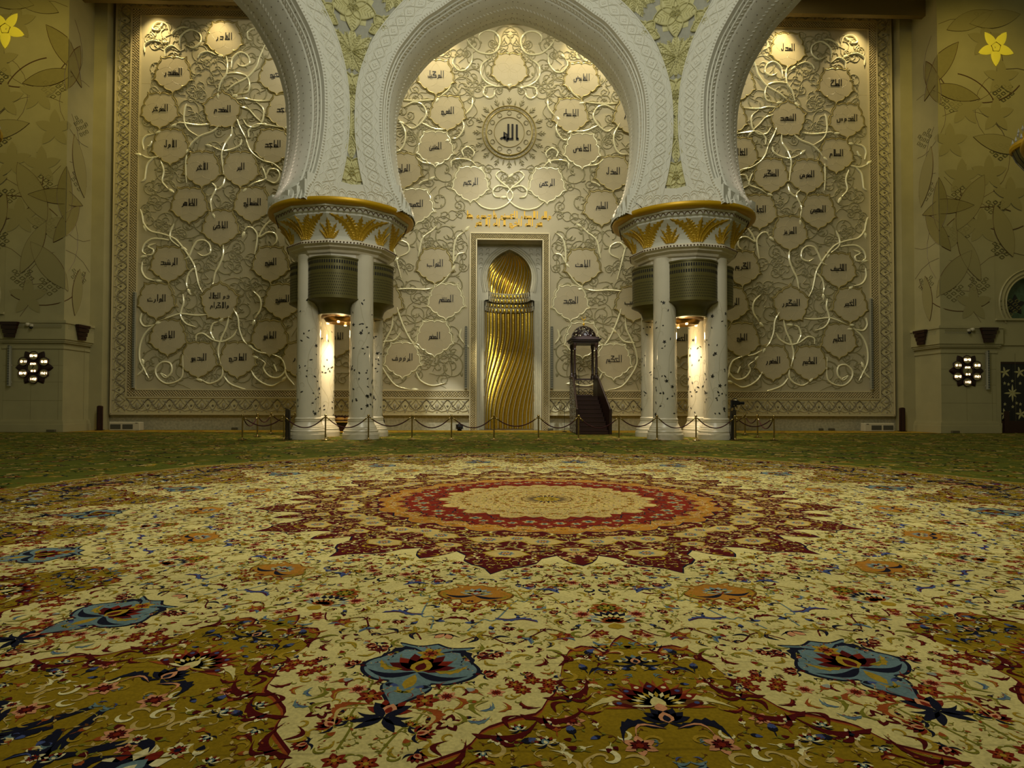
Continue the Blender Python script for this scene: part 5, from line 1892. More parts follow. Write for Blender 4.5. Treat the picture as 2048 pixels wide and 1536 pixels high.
# ---------------------------------------------------------------- the golden niche
t = thing('mihrab', 'tall golden fluted prayer niche with a twisted half dome in a pale carved frame', 'niche', (0, YW, 0))
q = MB()
for s_ in (-1, 1):
    x0, x1 = sorted((s_ * 1.73, s_ * 2.12))
    q.box((x0, 32.62, 0), (x1, 33.05, 10.1))
q.box((-2.12, 32.62, 10.06), (2.12, 33.05, 10.46))
q.build('outer_frame', M['wall'], t)
fF = wallmap(32.62)
q, q2 = MB(), MB()
for s_ in (-1, 1):
    x0, x1 = sorted((s_ * 1.80, s_ * 2.04))
    net_band(q, x0, .05, x1, 10.38, .12, .04, fF, .05)
    q2.box((x0, 32.612, .05), (x1, 32.62, 10.38))
net_band(q, -1.80, 10.14, 1.80, 10.38, .12, .04, fF, .05)
q2.box((-1.8, 32.612, 10.14), (1.8, 32.62, 10.38))
for x_ in (1.76, 2.09):
    for s_ in (-1, 1):
        q.ribbon([(s_ * x_, 0), (s_ * x_, 10.42 if x_ > 2 else 10.1)], .05, .05, fF, FLATP)
q.ribbon([(-2.1, 10.43), (2.1, 10.43)], .05, .05, fF, FLATP)
q.ribbon([(-1.76, 10.1), (1.76, 10.1)], .05, .05, fF, FLATP)
q2.build('net_backing', M['netback'], t)
q.build('net_band', M['net'], t)
# reveal of the recess and the face the niche is cut into
HO = [(1.36, 0), (1.36, 6.98), (1.30, 7.03), (1.14, 7.05), (1.12, 7.5)] + [tuple(p) for p in smooth_path([(1.12, 7.5), (1.2, 7.95), (1.22, 8.34), (1.13, 8.8), (.85, 9.25), (.45, 9.58), (0, 9.80)], 5)[1:]]
HO = np.array(HO)
q = MB()
q.box((-1.75, 32.9, 10.04), (1.75, YN + .1, 10.1))
for s_ in (-1, 1):
    x0, x1 = sorted((s_ * 1.73, s_ * 1.8))
    q.box((x0, 32.9, 0), (x1, YN + .1, 10.06))
    n = len(HO)
    E = np.stack([np.full(n, 1.75), HO[:, 1]], 1)
    fn = wallmap(YN)
    V = np.vstack([fn(HO[:, 0] * s_, HO[:, 1], np.zeros(n)), fn(E[:, 0] * s_, E[:, 1], np.zeros(n)), fn(np.array([0, 1.75 * s_]), np.array([10.06, 10.06]), np.zeros(2))])
    q.add(V, [(i, i + 1, n + i + 1, n + i) for i in range(n - 1)] + [(n - 1, 2 * n, 2 * n + 1, 2 * n - 1)])
q.build('niche_surround', M['nicheface'], t)
q = MB()
full = np.vstack([HO * (-1, 1), HO[::-1][1:]])


def offs(P, d):
    T = np.gradient(P, axis=0)
    T /= np.linalg.norm(T, axis=1)[:, None] + 1e-9
    return P + np.stack([-T[:, 1], T[:, 0]], 1) * d


arc_ = full[4:-4]
for d, w_ in ((.0, .05), (.09, .06), (.2, .09), (.3, .03)):
    q.ribbon(offs(arc_, d), w_, .05, fn, ROUND)
for s_ in (-1, 1):
    for x_, w_ in ((1.40, .05), (1.50, .04), (1.60, .03)):
        q.ribbon([(s_ * x_, 0), (s_ * x_, 7.0)], w_, .04, fn, ROUND)
    for k in range(5):
        z0 = 8.7 + k * .26
        th = np.linspace(0, 4.6, 14)
        for xx in (1.52 - .0 * k, 1.22 - .02 * k):
            if xx < 1.4 and z0 < 9.3:
                continue
            rr = .12 * (1 - th / 6.5)
            q.ribbon(np.stack([s_ * (xx + rr * np.cos(th)), z0 + rr * np.sin(th)], 1), .03, .03, fn, ROUND)
q.build('surround_moulding', M['nicheface'], t)

# fluted gold: channels of leaf between thin grey ribs
NF = 15


def niche_xy(rad, th, dep):
    return rad * np.cos(th), YN + .02 + rad * dep * np.sin(th)


def fluted(zs, rads, twist, name, dep=.8):
    gq, rq = MB(), MB()
    m = NF * 8
    rows = []
    for z, r, tw in zip(zs, rads, twist):
        u = np.arange(m * 2 + 1) / (m * 2)          # twice the half circle so that the twist never runs out
        th = PI * (u * 2 - .5) - tw
        k = (u * 2 * NF) % 1
        rr = r * (1 - .0) - r * .0 + (.10 * r / 1.36) * (np.sin(PI * k) ** .8)
        th_c = np.clip(th, 0, PI)
        x, y = niche_xy(rr, th_c, dep)
        rows.append(np.stack([x, y, np.full(len(x), z)], 1))
    gq.rings(rows, False)
    o = gq.build(name, M['gold'], t, 50)
    for j in range(2 * NF + 1):
        pts = []
        for z, r, tw in zip(zs, rads, twist):
            th = PI * (j / NF - .5) - tw
            if 0.02 < th < PI - .02:
                x, y = niche_xy(np.array([r - .012]), np.array([th]), dep)
                pts.append((float(x[0]), float(y[0]), z))
            elif len(pts) > 2:
                rq.tube(pts, .02, 5)
                pts = []
            else:
                pts = []
        if len(pts) > 2:
            rq.tube(pts, .02, 5)
    rq.build('grey_rib', M['groove'], t)


zs = np.linspace(0.0, 6.55, 44)
sm = np.clip((zs - .5) / 5.0, 0, 1)
fluted(zs, np.full(44, 1.36), .95 * (sm * sm * (3 - 2 * sm)) - .45, 'fluted_gold_wall')
zd = 7.5 + (9.80 - 7.5) * np.linspace(0, 1, 36) ** .95
rd = np.maximum(np.interp(zd, HO[4:, 1], HO[4:, 0]), .004) + .02
fluted(zd, rd, -.35 + .75 * np.linspace(0, 1, 36) ** 1.1, 'twisted_gold_dome', 1.0)
# muqarnas: four tiers of little arched cells
mg, mk_ = MB(), MB()
for row, (z0, r0) in enumerate(((6.5, 1.33), (6.76, 1.31), (7.02, 1.12), (7.26, 1.10))):
    th = np.linspace(0, PI, 61)
    rows = [np.stack([*niche_xy(r, th, .8), np.full(61, z)], 1) for z, r in ((z0, r0 + .05), (z0 + .05, r0), (z0 + .26, r0 - .02), (z0 + .27, r0 + .06))]
    mk_.rings(rows, False)
    nc = 17
    for j in range(nc + (row % 2)):
        tc = PI * (j + (.0 if row % 2 else .5)) / nc
        if not .05 < tc < PI - .05:
            continue

        def mf(u, v, h, tc=tc, r0=r0):
            a = tc - u / r0
            x, y = niche_xy(r0 - .01 - np.asarray(h), a, .8)
            return np.stack([x, y, v + 0 * a], 1)
        w_ = PI * r0 / nc * .36
        P = [(-w_, z0 - .02), (w_, z0 - .02), (w_, z0 + .12), (w_ * .7, z0 + .19), (0, z0 + .235), (-w_ * .7, z0 + .19), (-w_, z0 + .12)]
        mg.dome(P, mf, .0, .05)
        mk_.ribbon([P[0], P[6], P[5], P[4], P[3], P[2], P[1]], .03, .05, mf)
mk_.build('muqarnas_tier', M['groove'], t)
mg.build('muqarnas_cell', M['gold'], t, 40)
q = MB()
q.box((-1.6, YN, -.02), (1.6, 35.0, .03))
q.build('niche_floor', M['wood'], t)
# added spots without fixtures that brighten the niche and the polished dado
light('SPOT', 'niche_fill_spot', (-2.6, 28.5, 7.0), 1700, (1.0, .90, .62), (.0, 33.6, 2.6), spot_size=math.radians(34), spot_blend=.8, shadow_soft_size=.1)
light('SPOT', 'niche_fill_spot', (2.6, 28.5, 9.0), 900, (1.0, .90, .62), (.0, 33.6, 8.0), spot_size=math.radians(30), spot_blend=.8, shadow_soft_size=.1)
for s_ in (-1, 1):
    light('SPOT', 'dado_fill_spot', (s_ * 4.2, 27.6, 7.5), 1500, (.92, .96, 1.0), (s_ * 3.1, 33.0, .55), spot_size=math.radians(20), spot_blend=.7, shadow_soft_size=.1)

# ================================================================ things that stand in the hall


def at_x(px, py, X):
    d = ray(px, py)
    t = (X - CAMX) / d.x
    return Vector((X, d.y * t, CAMH + d.z * t))


def rotz(P, c, a):
    P = np.asarray(P, float) - c
    ca, sa = math.cos(a), math.sin(a)
    return np.stack([P[:, 0] * ca - P[:, 1] * sa, P[:, 0] * sa + P[:, 1] * ca, P[:, 2]], 1) + c


# ---------------------------------------------------------------- rope posts
CZ = .016


def make_post():
    t = thing('rope_post', '', 'post', (0, 0, CZ))
    q = MB()
    q.lathe((0, 0, CZ), [(.165, 0), (.165, .012), (.15, .022), (.10, .03), (.05, .045), (.03, .07), (.024, .10)], 24)
    q.build('base', M['brass'], t, 40)
    q = MB()
    q.lathe((0, 0, CZ), [(.029, .08), (.029, .84)], 14)
    q.build('pole', M['brass'], t, 40)
    q = MB()
    q.lathe((0, 0, CZ), [(.029, .82), (.042, .83), (.042, .87), (.022, .88), (.018, .895)], 16)
    q.build('collar', M['brass'], t, 40)
    q = MB()
    q.lathe((0, 0, CZ), [(.001, .885)] + [(.052 * math.sin(a), .925 - .052 * math.cos(a)) for a in np.linspace(.3, PI - .05, 9)] + [(.001, .967)], 16)
    q.build('ball_finial', M['brass'], t, True)
    return t


post0 = make_post()
FR = [485, 568, 651, 737, 824, 903, 988, 1077, 1157, 1238, 1314, 1392, 1470, 1548]
FL = ['at the outer corner, farthest from the pulpit', 'standing against the dark upright board far from the pulpit', 'in front of the brightly lit column far from the pulpit', 'in front of the second column of the cluster far from the pulpit',
      'in front of the wall left of the niche', 'just before the niche frame, away from the pulpit', 'standing before the middle of the golden niche', 'at the niche frame edge nearer the pulpit',
      'at the foot of the wooden pulpit stairs', 'just past the wooden pulpit, before the columns', 'in front of the first column past the pulpit', 'between the two columns past the pulpit', 'in front of the broadcast camera board', 'at the outer corner past the broadcast camera']
FL[4] = 'before the pale wall between columns and niche'
posts = []
for px, l in zip(FR, FL):
    p = at(px, 850, 23.85)
    posts.append((p.x, 23.85, 'brass rope post ' + l))
bk = [(515, 26.1, 'brass rope post, second of the short return row far from the pulpit'), (542, 28.5, 'brass rope post of the return row close to the wall, far from the pulpit'), (590, 29.0, 'brass rope post half hidden behind the column far from the pulpit'),
      (1515, 25.9, 'brass rope post second from the outer corner past the broadcast camera'), (1490, 28.3, 'brass rope post close to the wall past the broadcast camera'), (1428, 28.6, 'brass rope post hidden behind the brightly lit column past the pulpit')]
for px, Y, l in bk:
    p = at(px, 850, Y)
    posts.append((p.x, Y, l))
for i, (x, y, l) in enumerate(posts):
    o = post0 if i == 0 else copy_tree(post0)
    o.location = (x, y, CZ)
    o['label'] = l
    o['group'] = 'brass rope posts'


def rope(a, b, sag, label):
    t = thing('barrier_rope', label, 'rope', (a[0], a[1], .8), 'velvet barrier ropes')
    A_, B_ = np.array([a[0], a[1], .865 + CZ]), np.array([b[0], b[1], .865 + CZ])
    d = (B_ - A_) / np.linalg.norm(B_ - A_)
    A_, B_ = A_ + d * .045, B_ - d * .045
    s = np.linspace(0, 1, 22)[:, None]
    P = A_ * (1 - s) + B_ * s - np.array([0, 0, 1]) * (4 * sag * s * (1 - s))
    q = MB()
    q.tube(P[1:-1], .021, 8)
    q.build('velvet', M['rope'], t, True)
    for e_ in (P[:3], P[-3:]):
        q = MB()
        q.tube(e_, .026, 8)
        q.build('brass_end', M['brass'], t, True)


nm = ['outer corner of the row far from the pulpit', 'dark board far from the pulpit', 'first column gap, before a glowing column', 'gap after the second column far from the pulpit', 'pale wall before the niche', 'niche frame away from the pulpit',
      'golden niche', 'niche frame on the pulpit side', 'pulpit stairs', 'gap between pulpit and columns', 'first column past the pulpit', 'glowing column past the pulpit', 'last stretch beyond the broadcast camera']
for i in range(13):
    rope(posts[i], posts[i + 1], (.40 if i % 3 else .34), 'dark maroon rope before the ' + nm[i])
rope(posts[0], posts[14], .38, 'maroon rope of the short return row at its outer corner, far from the pulpit')
rope(posts[14], posts[15], .30, 'bright red rope stretch of the return row far from the pulpit')
rope(posts[15], posts[16], .30, 'dark rope running behind the dark board far from the pulpit')
rope(posts[13], posts[17], .46, 'deeply drooping rope at the outer corner past the broadcast camera')
rope(posts[17], posts[18], .30, 'rope of the return row close to the wall past the broadcast camera')
rope(posts[18], posts[19], .36, 'rope passing behind the broadcast camera board and column')

# ---------------------------------------------------------------- upright boards


def board(px0, px1, Y, h, m, label, slant=.0, rot_=0.0, arched=False):
    a, b = at(px0, 850, Y), at(px1, 850, Y)
    t = thing('upright_board', label, 'board', ((a.x + b.x) / 2, Y, CZ))
    w2 = (b.x - a.x) / 2
    cx = (a.x + b.x) / 2
    q = MB()
    if arched:
        T = [(cx + w2 * math.cos(u), CZ + h - w2 * .5 + w2 * .5 * math.sin(u)) for u in np.linspace(0, PI, 9)]
    else:
        T = [(cx + w2, CZ + h - slant), (cx - w2, CZ + h)]
    P = [(cx - w2, CZ), (cx + w2, CZ)] + T
    mp_ = lambda u, v, h_: np.stack([u, Y - np.asarray(h_), v], 1)
    q.prism(P, mp_, -.12, .0)
    q.build('panel', m, t)
    q = MB()
    q.box((cx - w2 - .04, Y - .06, CZ), (cx + w2 + .04, Y + .2, CZ + .03))
    q.build('foot', M['darkmet'], t)
    q = MB()
    for x in (cx - w2 * .8, cx + w2 * .8):
        q.ribbon([(x, CZ + .06), (x, CZ + h - .12)], .02, .01, mp_, FLATP)
    q.build('edge_strip', M['darkmet'], t)
    return t


board(570.5, 579, 24.0, 1.2, M['slab'], 'dark upright board with a slanted top beside the column far from the pulpit', .07)
board(1463, 1472.5, 24.05, 1.14, M['slab'], 'dark upright board carrying the broadcast camera')
board(193, 203, 31.9, 1.25, M['slabw'], 'tall dark mahogany board by the pier far from the pulpit', arched=True)
board(1801, 1811, 31.9, 1.25, M['slabw'], 'tall dark mahogany board by the pier past the broadcast camera', arched=True)

# broadcast camera on its board
c = at(1467, 812, 24.1)
t = thing('broadcast_camera', 'black video camera on a remote head, lens pointing to the wall side', 'camera', (c.x, 24.1, 1.16 + CZ))
z0 = 1.14 + CZ
q = MB()
q.lathe((c.x + .02, 24.1, z0), [(.05, 0), (.05, .03), (.022, .04), (.022, .16), (.06, .17), (.06, .2)], 16)
q.build('mount', M['darkmet'], t, 40)
q = MB()
q.bevbox((c.x - .10, 24.02, z0 + .12), (c.x - .03, 24.18, z0 + .42), .02)
q.bevbox((c.x + .07, 24.03, z0 + .16), (c.x + .10, 24.17, z0 + .3), .01)
q.build('yoke', M['darkmet'], t)
q = MB()
q.bevbox((c.x - .06, 24.02, z0 + .22), (c.x + .20, 24.18, z0 + .40), .025)
q.build('body', M['darkmet'], t)
q = MB()
P = [(c.x + .19 + d_, 24.1, z0 + .30) for d_ in (0, .06, .07, .12, .13, .22)]
q.tube(P, [.075, .07, .055, .05, .06, .062], 16)
q.build('lens', M['darkmet'], t, 40)
q = MB()
q.tube(smooth_path([(c.x - .04, 24.1, z0 + .38), (c.x - .02, 24.1, z0 + .46), (c.x + .12, 24.1, z0 + .46), (c.x + .15, 24.1, z0 + .39)], 5), .014, 8)
q.build('handle', M['darkmet'], t, True)
q = MB()
q.bevbox((c.x + .02, 24.0, z0 + .4), (c.x + .1, 24.06, z0 + .445), .008)
q.build('viewfinder', M['ivory'], t)
q = MB()
q.tube(smooth_path([(c.x - .10, 24.1, z0 + .15), (c.x - .16, 24.05, z0 - .3), (c.x - .20, 24.0, z0 - .8), (c.x - .12, 23.98, z0 - 1.1), (c.x - .02, 24.0, CZ + .02)], 6), .010, 6)
q.build('cable', M['darkmet'], t, True)

# ---------------------------------------------------------------- air coolers at the wall foot


def cooler(px0, px1, label, flip=1):
    a, b = at(px0, 852, 32.1), at(px1, 852, 32.1)
    x0, x1 = a.x, b.x
    t = thing('air_cooler', label, 'air conditioner', ((x0 + x1) / 2, 32.1, 0), 'floor air coolers')
    q = MB()
    q.bevbox((x0, 32.1, CZ), (x1, 32.5, .43), .02)
    q.build('casing', M['ivory'], t)
    w_ = x1 - x0
    for i in range(2):
        u0 = x0 + w_ * (.04 + .40 * i) if flip == 1 else x1 - w_ * (.38 + .40 * i)
        q = MB()
        for k in range(9):
            z = .08 + k * .026
            q.box((u0, 32.085, z), (u0 + w_ * .34, 32.105, z + .014))
        q.box((u0, 32.097, .07), (u0 + w_ * .34, 32.103, .32))
        q.build('grille', M['grey'], t)
    q = MB()
    u0 = x0 + w_ * .86 if flip == 1 else x0 + w_ * .05
    q.box((u0, 32.09, .37), (u0 + w_ * .08, 32.1, .395))
    q.build('control_strip', M['darkmet'], t)


cooler(218, 279, 'white low cooler with two grey grilles at the wall foot far from the pulpit')
cooler(1730, 1789, 'white low cooler with two grey grilles at the wall foot past the broadcast camera', -1)

# ---------------------------------------------------------------- slim column loudspeakers on the walls


def slim(px, y0, y1, Y, w_, label, m='speaker'):
    a, b = at(px, y0, Y), at(px, y1, Y)
    t = thing('column_loudspeaker', label, 'loudspeaker', (b.x, Y, b.z), 'slim wall loudspeakers')
    q = MB()
    q.bevbox((b.x - w_ / 2, Y - .20, b.z), (b.x + w_ / 2, Y - .06, a.z), .02)
    q.build('cabinet', M[m], t)
    q = MB()
    for k in range(3):
        z = b.z + (a.z - b.z) * (.08 + .42 * k)
        q.box((b.x - w_ * .3, Y - .08, z), (b.x + w_ * .3, Y, z + .06))
    q.build('bracket', M['ivory'], t)
    q = MB()
    n = int((a.z - b.z) / .12)
    for k in range(n):
        z = b.z + .06 + k * .12
        q.box((b.x - w_ * .36, Y - .204, z), (b.x + w_ * .36, Y - .2, z + .09))
    q.build('front_mesh', M['grey'], t)


slim(269.5, 585, 776, YW, .15, 'tall slim grey loudspeaker at the outer edge of the carved wall far from the pulpit', 'speaker')
slim(932, 654, 777, YW, .15, 'slim grey loudspeaker on the wall beside the niche, away from the pulpit')
slim(1103, 654, 777, YW, .15, 'slim grey loudspeaker on the wall between niche and pulpit')
slim(1741, 597, 779, YW, .15, 'tall slim grey loudspeaker at the outer edge of the carved wall past the pulpit')
slim(22, 692, 772, PY, .13, 'short slim pale loudspeaker on the pier beside the clock far from the pulpit')
slim(1972, 702, 779, PY, .13, 'short slim pale loudspeaker on the pier beside the clock past the pulpit')


# ---------------------------------------------------------------- prayer time clocks
SEG = {'0': 'abcdef', '1': 'bc', '2': 'abged', '3': 'abgcd', '4': 'fgbc', '5': 'afgcd', '6': 'afgedc', '7': 'abc', '8': 'abcdefg', '9': 'abcdfg'}
SP = dict(a=((0, 2), (1, 2)), b=((1, 2), (1, 1)), c=((1, 1), (1, 0)), d=((0, 0), (1, 0)), e=((0, 1), (0, 0)), f=((0, 2), (0, 1)), g=((0, 1), (1, 1)))


def digits(mb, txt, cx, cz, u, f, h):
    w_ = sum(1.55 if ch != ':' else .8 for ch in txt) - .5
    x = cx - w_ * u / 2
    for ch in txt:
        if ch == ':':
            for z in (.6, 1.4):
                mb.prism([(x, cz + (z - 1.15) * u), (x + .25 * u, cz + (z - 1.15) * u), (x + .25 * u, cz + (z - .85) * u), (x, cz + (z - .85) * u)], f, h, h + .01)
            x += .8 * u
            continue
        for sgm in SEG[ch]:
            (a, b), (c_, d) = SP[sgm]
            mb.ribbon([(x + a * u, cz + (b - 1) * u), (x + c_ * u, cz + (d - 1) * u)], u * .34, .01, f, FLATP, base=h)
        x += 1.55 * u


def clock(px, py, times, label):
    c = at(px, py, PY)
    t = thing('prayer_clock', label, 'clock', (c.x, PY, c.z), 'flower-shaped prayer time clocks')
    f = wallmap(PY)
    q = MB()
    for k in range(12):
        a = PI / 2 + k * PI / 6
        q.dome(petal(c.x + .3 * math.cos(a), c.z + .3 * math.sin(a), a, .60 if k % 2 else .5, .21 if k % 2 else .24, 9), f, .02 + .004 * (k % 3), .07 + .01 * (k % 2))
    a = np.linspace(0, 2 * PI, 33)[:-1]
    q.prism(np.stack([c.x + .5 * np.cos(a), c.z + .5 * np.sin(a)], 1), f, 0, .06)
    q.build('rosette', M['clockwood'], t)
    for k in range(6):
        b = PI / 2 + k * PI / 3
        x, z = c.x + .56 * math.cos(b), c.z + .56 * math.sin(b)
        q = MB()
        ov = np.stack([x + .21 * np.cos(a), z + .20 * np.sin(a)], 1)
        q.prism(ov, f, .05, .10)
        o = q.build('dial_petal', M['clockface'], t)
        q = MB()
        q.ribbon(ov, .05, .04, f, ROUND, base=.08, closed=True)
        q.build('bezel', M['clockwood'], o)
        q = MB()
        digits(q, times[k], x, z + .0, .046, f, .105)
        q.build('digits', M['led'], o)
    q = MB()
    ov = np.stack([c.x + .28 * np.cos(a), c.z + .28 * np.sin(a)], 1)
    q.prism(ov, f, .05, .11)
    o = q.build('centre_dial', M['clockface'], t)
    q = MB()
    q.ribbon(ov, .10, .05, f, ROUND, base=.09, closed=True)
    q.build('bezel', M['clockwood'], o)
    q = MB()
    digits(q, times[6], c.x, c.z + .17, .036, f, .115)
    digits(q, times[7], c.x, c.z - .17, .036, f, .115)
    q.build('digits', M['led'], o)
    q = MB()
    q.ribbon([(c.x - .05, c.z - .09), (c.x + .05, c.z + .10)], .02, .01, f, FLATP, base=.12)
    q.ribbon([(c.x - .01, c.z - .02), (c.x + .03, c.z + .10)], .018, .01, f, FLATP, base=.13)
    q.build('hand', M['black'], o)


clock(69.5, 735, ['05:43', '12:11', '05:42', '11:52', '17:21', '16:38', '07:37', '10:10'], 'dark flower clock with white lit digits on the pier far from the pulpit')
clock(1932, 742, ['05:43', '12:11', '05:42', '11:52', '17:21', '16:38', '07:37', '10:10'], 'dark flower clock with white lit digits on the pier past the pulpit')


# ---------------------------------------------------------------- stepped wooden corbels and security cameras on the ledges
def corbel(c, axis, w_, label):
    t = thing('wooden_corbel', label, 'bracket', tuple(c), 'stepped dark corbels on the pier ledges')
    for k, (s0, s1, z0, z1, d) in enumerate(((1.0, .92, .22, .37, .16), (.86, .78, .02, .2, .13), (.74, .66, -.18, .0, .10), (.6, .54, -.37, -.2, .08))):
        q = MB()
        u = np.array([-s0, s0, s1, -s1]) * w_ / 2
        # wider at the top
        u = np.array([-s1, s1, s0, -s0]) * w_ / 2
        v = np.array([z0, z0, z1, z1])
        if axis == 'x':
            f = lambda a, b, h: np.stack([c[0] + a, c[1] - np.asarray(h), c[2] + b], 1)
        else:
            sg = -1 if c[0] > 0 else 1
            f = lambda a, b, h: np.stack([c[0] + sg * np.asarray(h), c[1] + a, c[2] + b], 1)
        q.prism(np.stack([u, v], 1), f, -.0, d)
        q.build('tier', M['clockwood'], t)


c = at(20.5, 657, PY - .27)
corbel((c.x, PY - .27, 4.88), 'x', .86, 'stepped dark wooden bracket on the pier face above the clock far from the pulpit')
c = at(1976, 671, PY - .27)
corbel((c.x, PY - .27, 4.88), 'x', .86, 'stepped dark wooden bracket on the pier face above the clock past the pulpit')
c = at_x(163, 663, -21.28)
corbel((-21.28, c.y, 4.88), 'y', .9, 'stepped dark wooden bracket on the inner side of the pier far from the pulpit')
c = at_x(1843, 672, 21.28)
corbel((21.28, c.y, 4.88), 'y', .9, 'stepped dark wooden bracket on the inner side of the pier past the pulpit')


def seccam(px, py, label, sg):
    c = at(px, py, PY - .3)
    t = thing('security_camera', label, 'camera', (c.x, PY - .3, c.z), 'security cameras on the pier ledges')
    q = MB()
    q.bevbox((c.x - .05, PY - .36, c.z - .02), (c.x + .05, PY - .22, c.z + .1), .01)
    q.tube([(c.x, PY - .3, c.z + .08), (c.x - sg * .16, PY - .3, c.z + .14)], .02, 8)
    q.build('arm', M['ivory'], t)
    q = MB()
    q.lathe((c.x - sg * .16, PY - .34, c.z), [(.001, -.02), (.06, 0), (.085, .05), (.085, .1), (.06, .14), (.001, .15)], 16)
    q.build('housing', M['ivory'], t, True)
    q = MB()
    q.lathe((c.x + sg * .02, PY - .36, c.z - .1), [(.001, -.05), (.05, -.03), (.07, .0), (.07, .04)], 16)
    q.build('lens_dome', M['darkmet'], t, True)


seccam(63, 652, 'small white and black security camera on the ledge far from the pulpit', 1)
seccam(1938, 662, 'small white and black security camera on the ledge past the pulpit', -1)

# floor sockets
for px, Y, wd, l in ((104, PY - .16, .4, 'at the foot of the pier far from the pulpit'), (470, 33.0, .3, 'at the wall foot behind the rope row far from the pulpit'), (1101, 32.6, .27, 'at the wall foot between niche and pulpit'),
                     (1641, 33.0, .22, 'at the wall foot, the one closer to the broadcast camera'), (1662, 33.0, .32, 'at the wall foot, next to the other socket box past the camera'), (1909, PY - .16, .38, 'at the foot of the pier past the pulpit')):
    p = at(px, 858, Y)
    q = MB()
    q.bevbox((p.x - wd / 2, Y - .12, CZ), (p.x + wd / 2, Y, .13), .015)
    o = q.build('socket_box', M['socket'], None, loc=(p.x, Y, CZ))
    tag(o, 'small socket box ' + l, 'socket', 'small socket boxes')

# ---------------------------------------------------------------- door bays beyond the piers
for sg, nm_, dn in ((1, 'wall_right_door_bay', 'door_1'), (-1, 'wall_left_door_bay', 'door_2')):
    X0, X1, YB = 24.36, 30.5, PY + .02
    wcx, wcz, wr = 26.3, 6.55, 1.32

    def fx(u, v, h, sg=sg):
        u, v, h = np.broadcast_arrays(np.asarray(u, float), v, h)
        return np.stack([sg * u, YB - h, v], 1)
    q = MB()
    # wall sheet with a horseshoe opening and a doorway
    th = np.linspace(-PI * .20, PI * 1.20, 33)
    O = np.stack([wcx + wr * np.cos(th), wcz + wr * np.sin(th)], 1)
    zb = O[0][1]
    right = O[:17]
    left = O[16:]
    V = []
    for side, E in ((right, X1), (left[::-1], X0)):
        n = len(side)
        V_ = np.vstack([fx(side[:, 0], side[:, 1], 0), fx(np.full(n, E), side[:, 1], 0)])
        q.add(V_, [(i, i + 1, n + i + 1, n + i) for i in range(n - 1)])
    dz0, dx0, dx1 = 3.58, 24.62, 27.9
    for a, b, c_, d in ((X0, wcz + wr, X1, 23.6), (X0, dz0, X1, zb), (X0, 0, dx0, dz0), (dx1, 0, X1, dz0)):
        q.add(fx(np.array([a, c_, c_, a]), np.array([b, b, d, d]), 0), [(0, 1, 2, 3)])
    q.add(fx(np.array([O[0][0], O[-1][0]]), np.array([zb, zb]), 0), [])
    # top corners beside the arch crown are closed by the side sheets; reveal
    n = len(O)
    q.add(np.vstack([fx(O[:, 0], O[:, 1], 0), fx(O[:, 0], O[:, 1], np.full(n, -.6))]), [(i, i + 1, n + i + 1, n + i) for i in range(n - 1)])
    a, b = sorted((sg * X0, sg * X1))
    q.box((a, YB + .62, 0), (b, YB + .8, 23.6))
    o = struct(q.build(nm_, M['pier']))
    q = MB()
    for d_, w_ in ((.06, .10), (.22, .16), (.4, .06)):
        q.ribbon(np.stack([wcx + (wr + d_) * np.cos(th), wcz + (wr + d_) * np.sin(th)], 1), w_, .08, fx, ROUND)
    q.box((a, YB - .12, zb - .12), (b, YB, zb - .02))
    q.box((a, YB - .08, 4.4), (b, YB, 4.5))
    q.box((a, YB - .05, 0), (sg * dx0 if sg > 0 else b, YB, .5)) if sg > 0 else q.box((sg * dx0, YB - .05, 0), (b, YB, .5))
    q.build('arch_moulding', M['pier'], o)
    g = MB()
    g.prism(O, fx, -.5, -.46, False)
    w_o = struct(g.build('window_%d' % (1 if sg > 0 else 2), M['glassgreen']))
    g = MB()
    for k in range(5):
        g.dome(petal(wcx - .5, wcz - .05, PI / 2 + k * 2 * PI / 5, .55, .15, 8), fx, -.45, -.43)
        g.dome(petal(wcx + .8, wcz - .05, PI / 2 + k * 2 * PI / 5, .55, .15, 8), fx, -.45, -.43)
    g.build('etched_flower', M['doordark'], w_o)
    # door
    g = MB()
    a2, b2 = sorted((sg * dx0, sg * dx1))
    g.box((a2, YB + .10, 0), (b2, YB + .16, dz0))
    d_o = struct(g.build(dn, M['doordark']))
    fd = (lambda u, v, h, sg=sg: fx(u, v, np.asarray(h) - .10, sg))
    g = MB()
    g.prism([(dx0, dz0 - .1), (dx1, dz0 - .1), (dx1, dz0), (dx0, dz0)], fd, 0, .06)
    g.prism([(dx0, CZ), (dx1, CZ), (dx1, .62), (dx0, .62)], fd, 0, .04)
    for x in (dx0 + .18, dx0 + 1.6):
        g.prism([(x, CZ), (x + .26, CZ), (x + .26, 1.1), (x, 1.1)], fd, .04, .07)
    g.build('wood_rail', M['slabw'], d_o)
    g = MB()
    for xo in (0, 1.4):
        cx_ = dx0 + .68 + xo
        for k in range(8):
            g.dome(petal(cx_, 2.0, PI / 2 + k * PI / 4, .46 if k % 2 == 0 else .3, .05, 6), fd, 0, .02)
        for (x, z) in ((cx_ - .38, 3.05), (cx_ + .38, 3.05), (cx_ - .42, .95), (cx_ + .42, .95)):
            for k in range(5):
                g.dome(petal(x, z, PI / 2 + .2 + k * 2 * PI / 5, .3, .055, 6), fd, 0, .02)
        for (x, z) in ((cx_ - .4, 2.5), (cx_, 2.62), (cx_ + .4, 2.5), (cx_ - .4, 1.45), (cx_, 1.32), (cx_ + .4, 1.45), (cx_ - .2, 2.45), (cx_ + .2, 1.5)):
            for k in range(5):
                g.dome(petal(x, z, PI / 2 + k * 2 * PI / 5, .09, .022, 4), fd, 0, .01)
    g.build('lattice_flower', M['doorflower'], d_o)

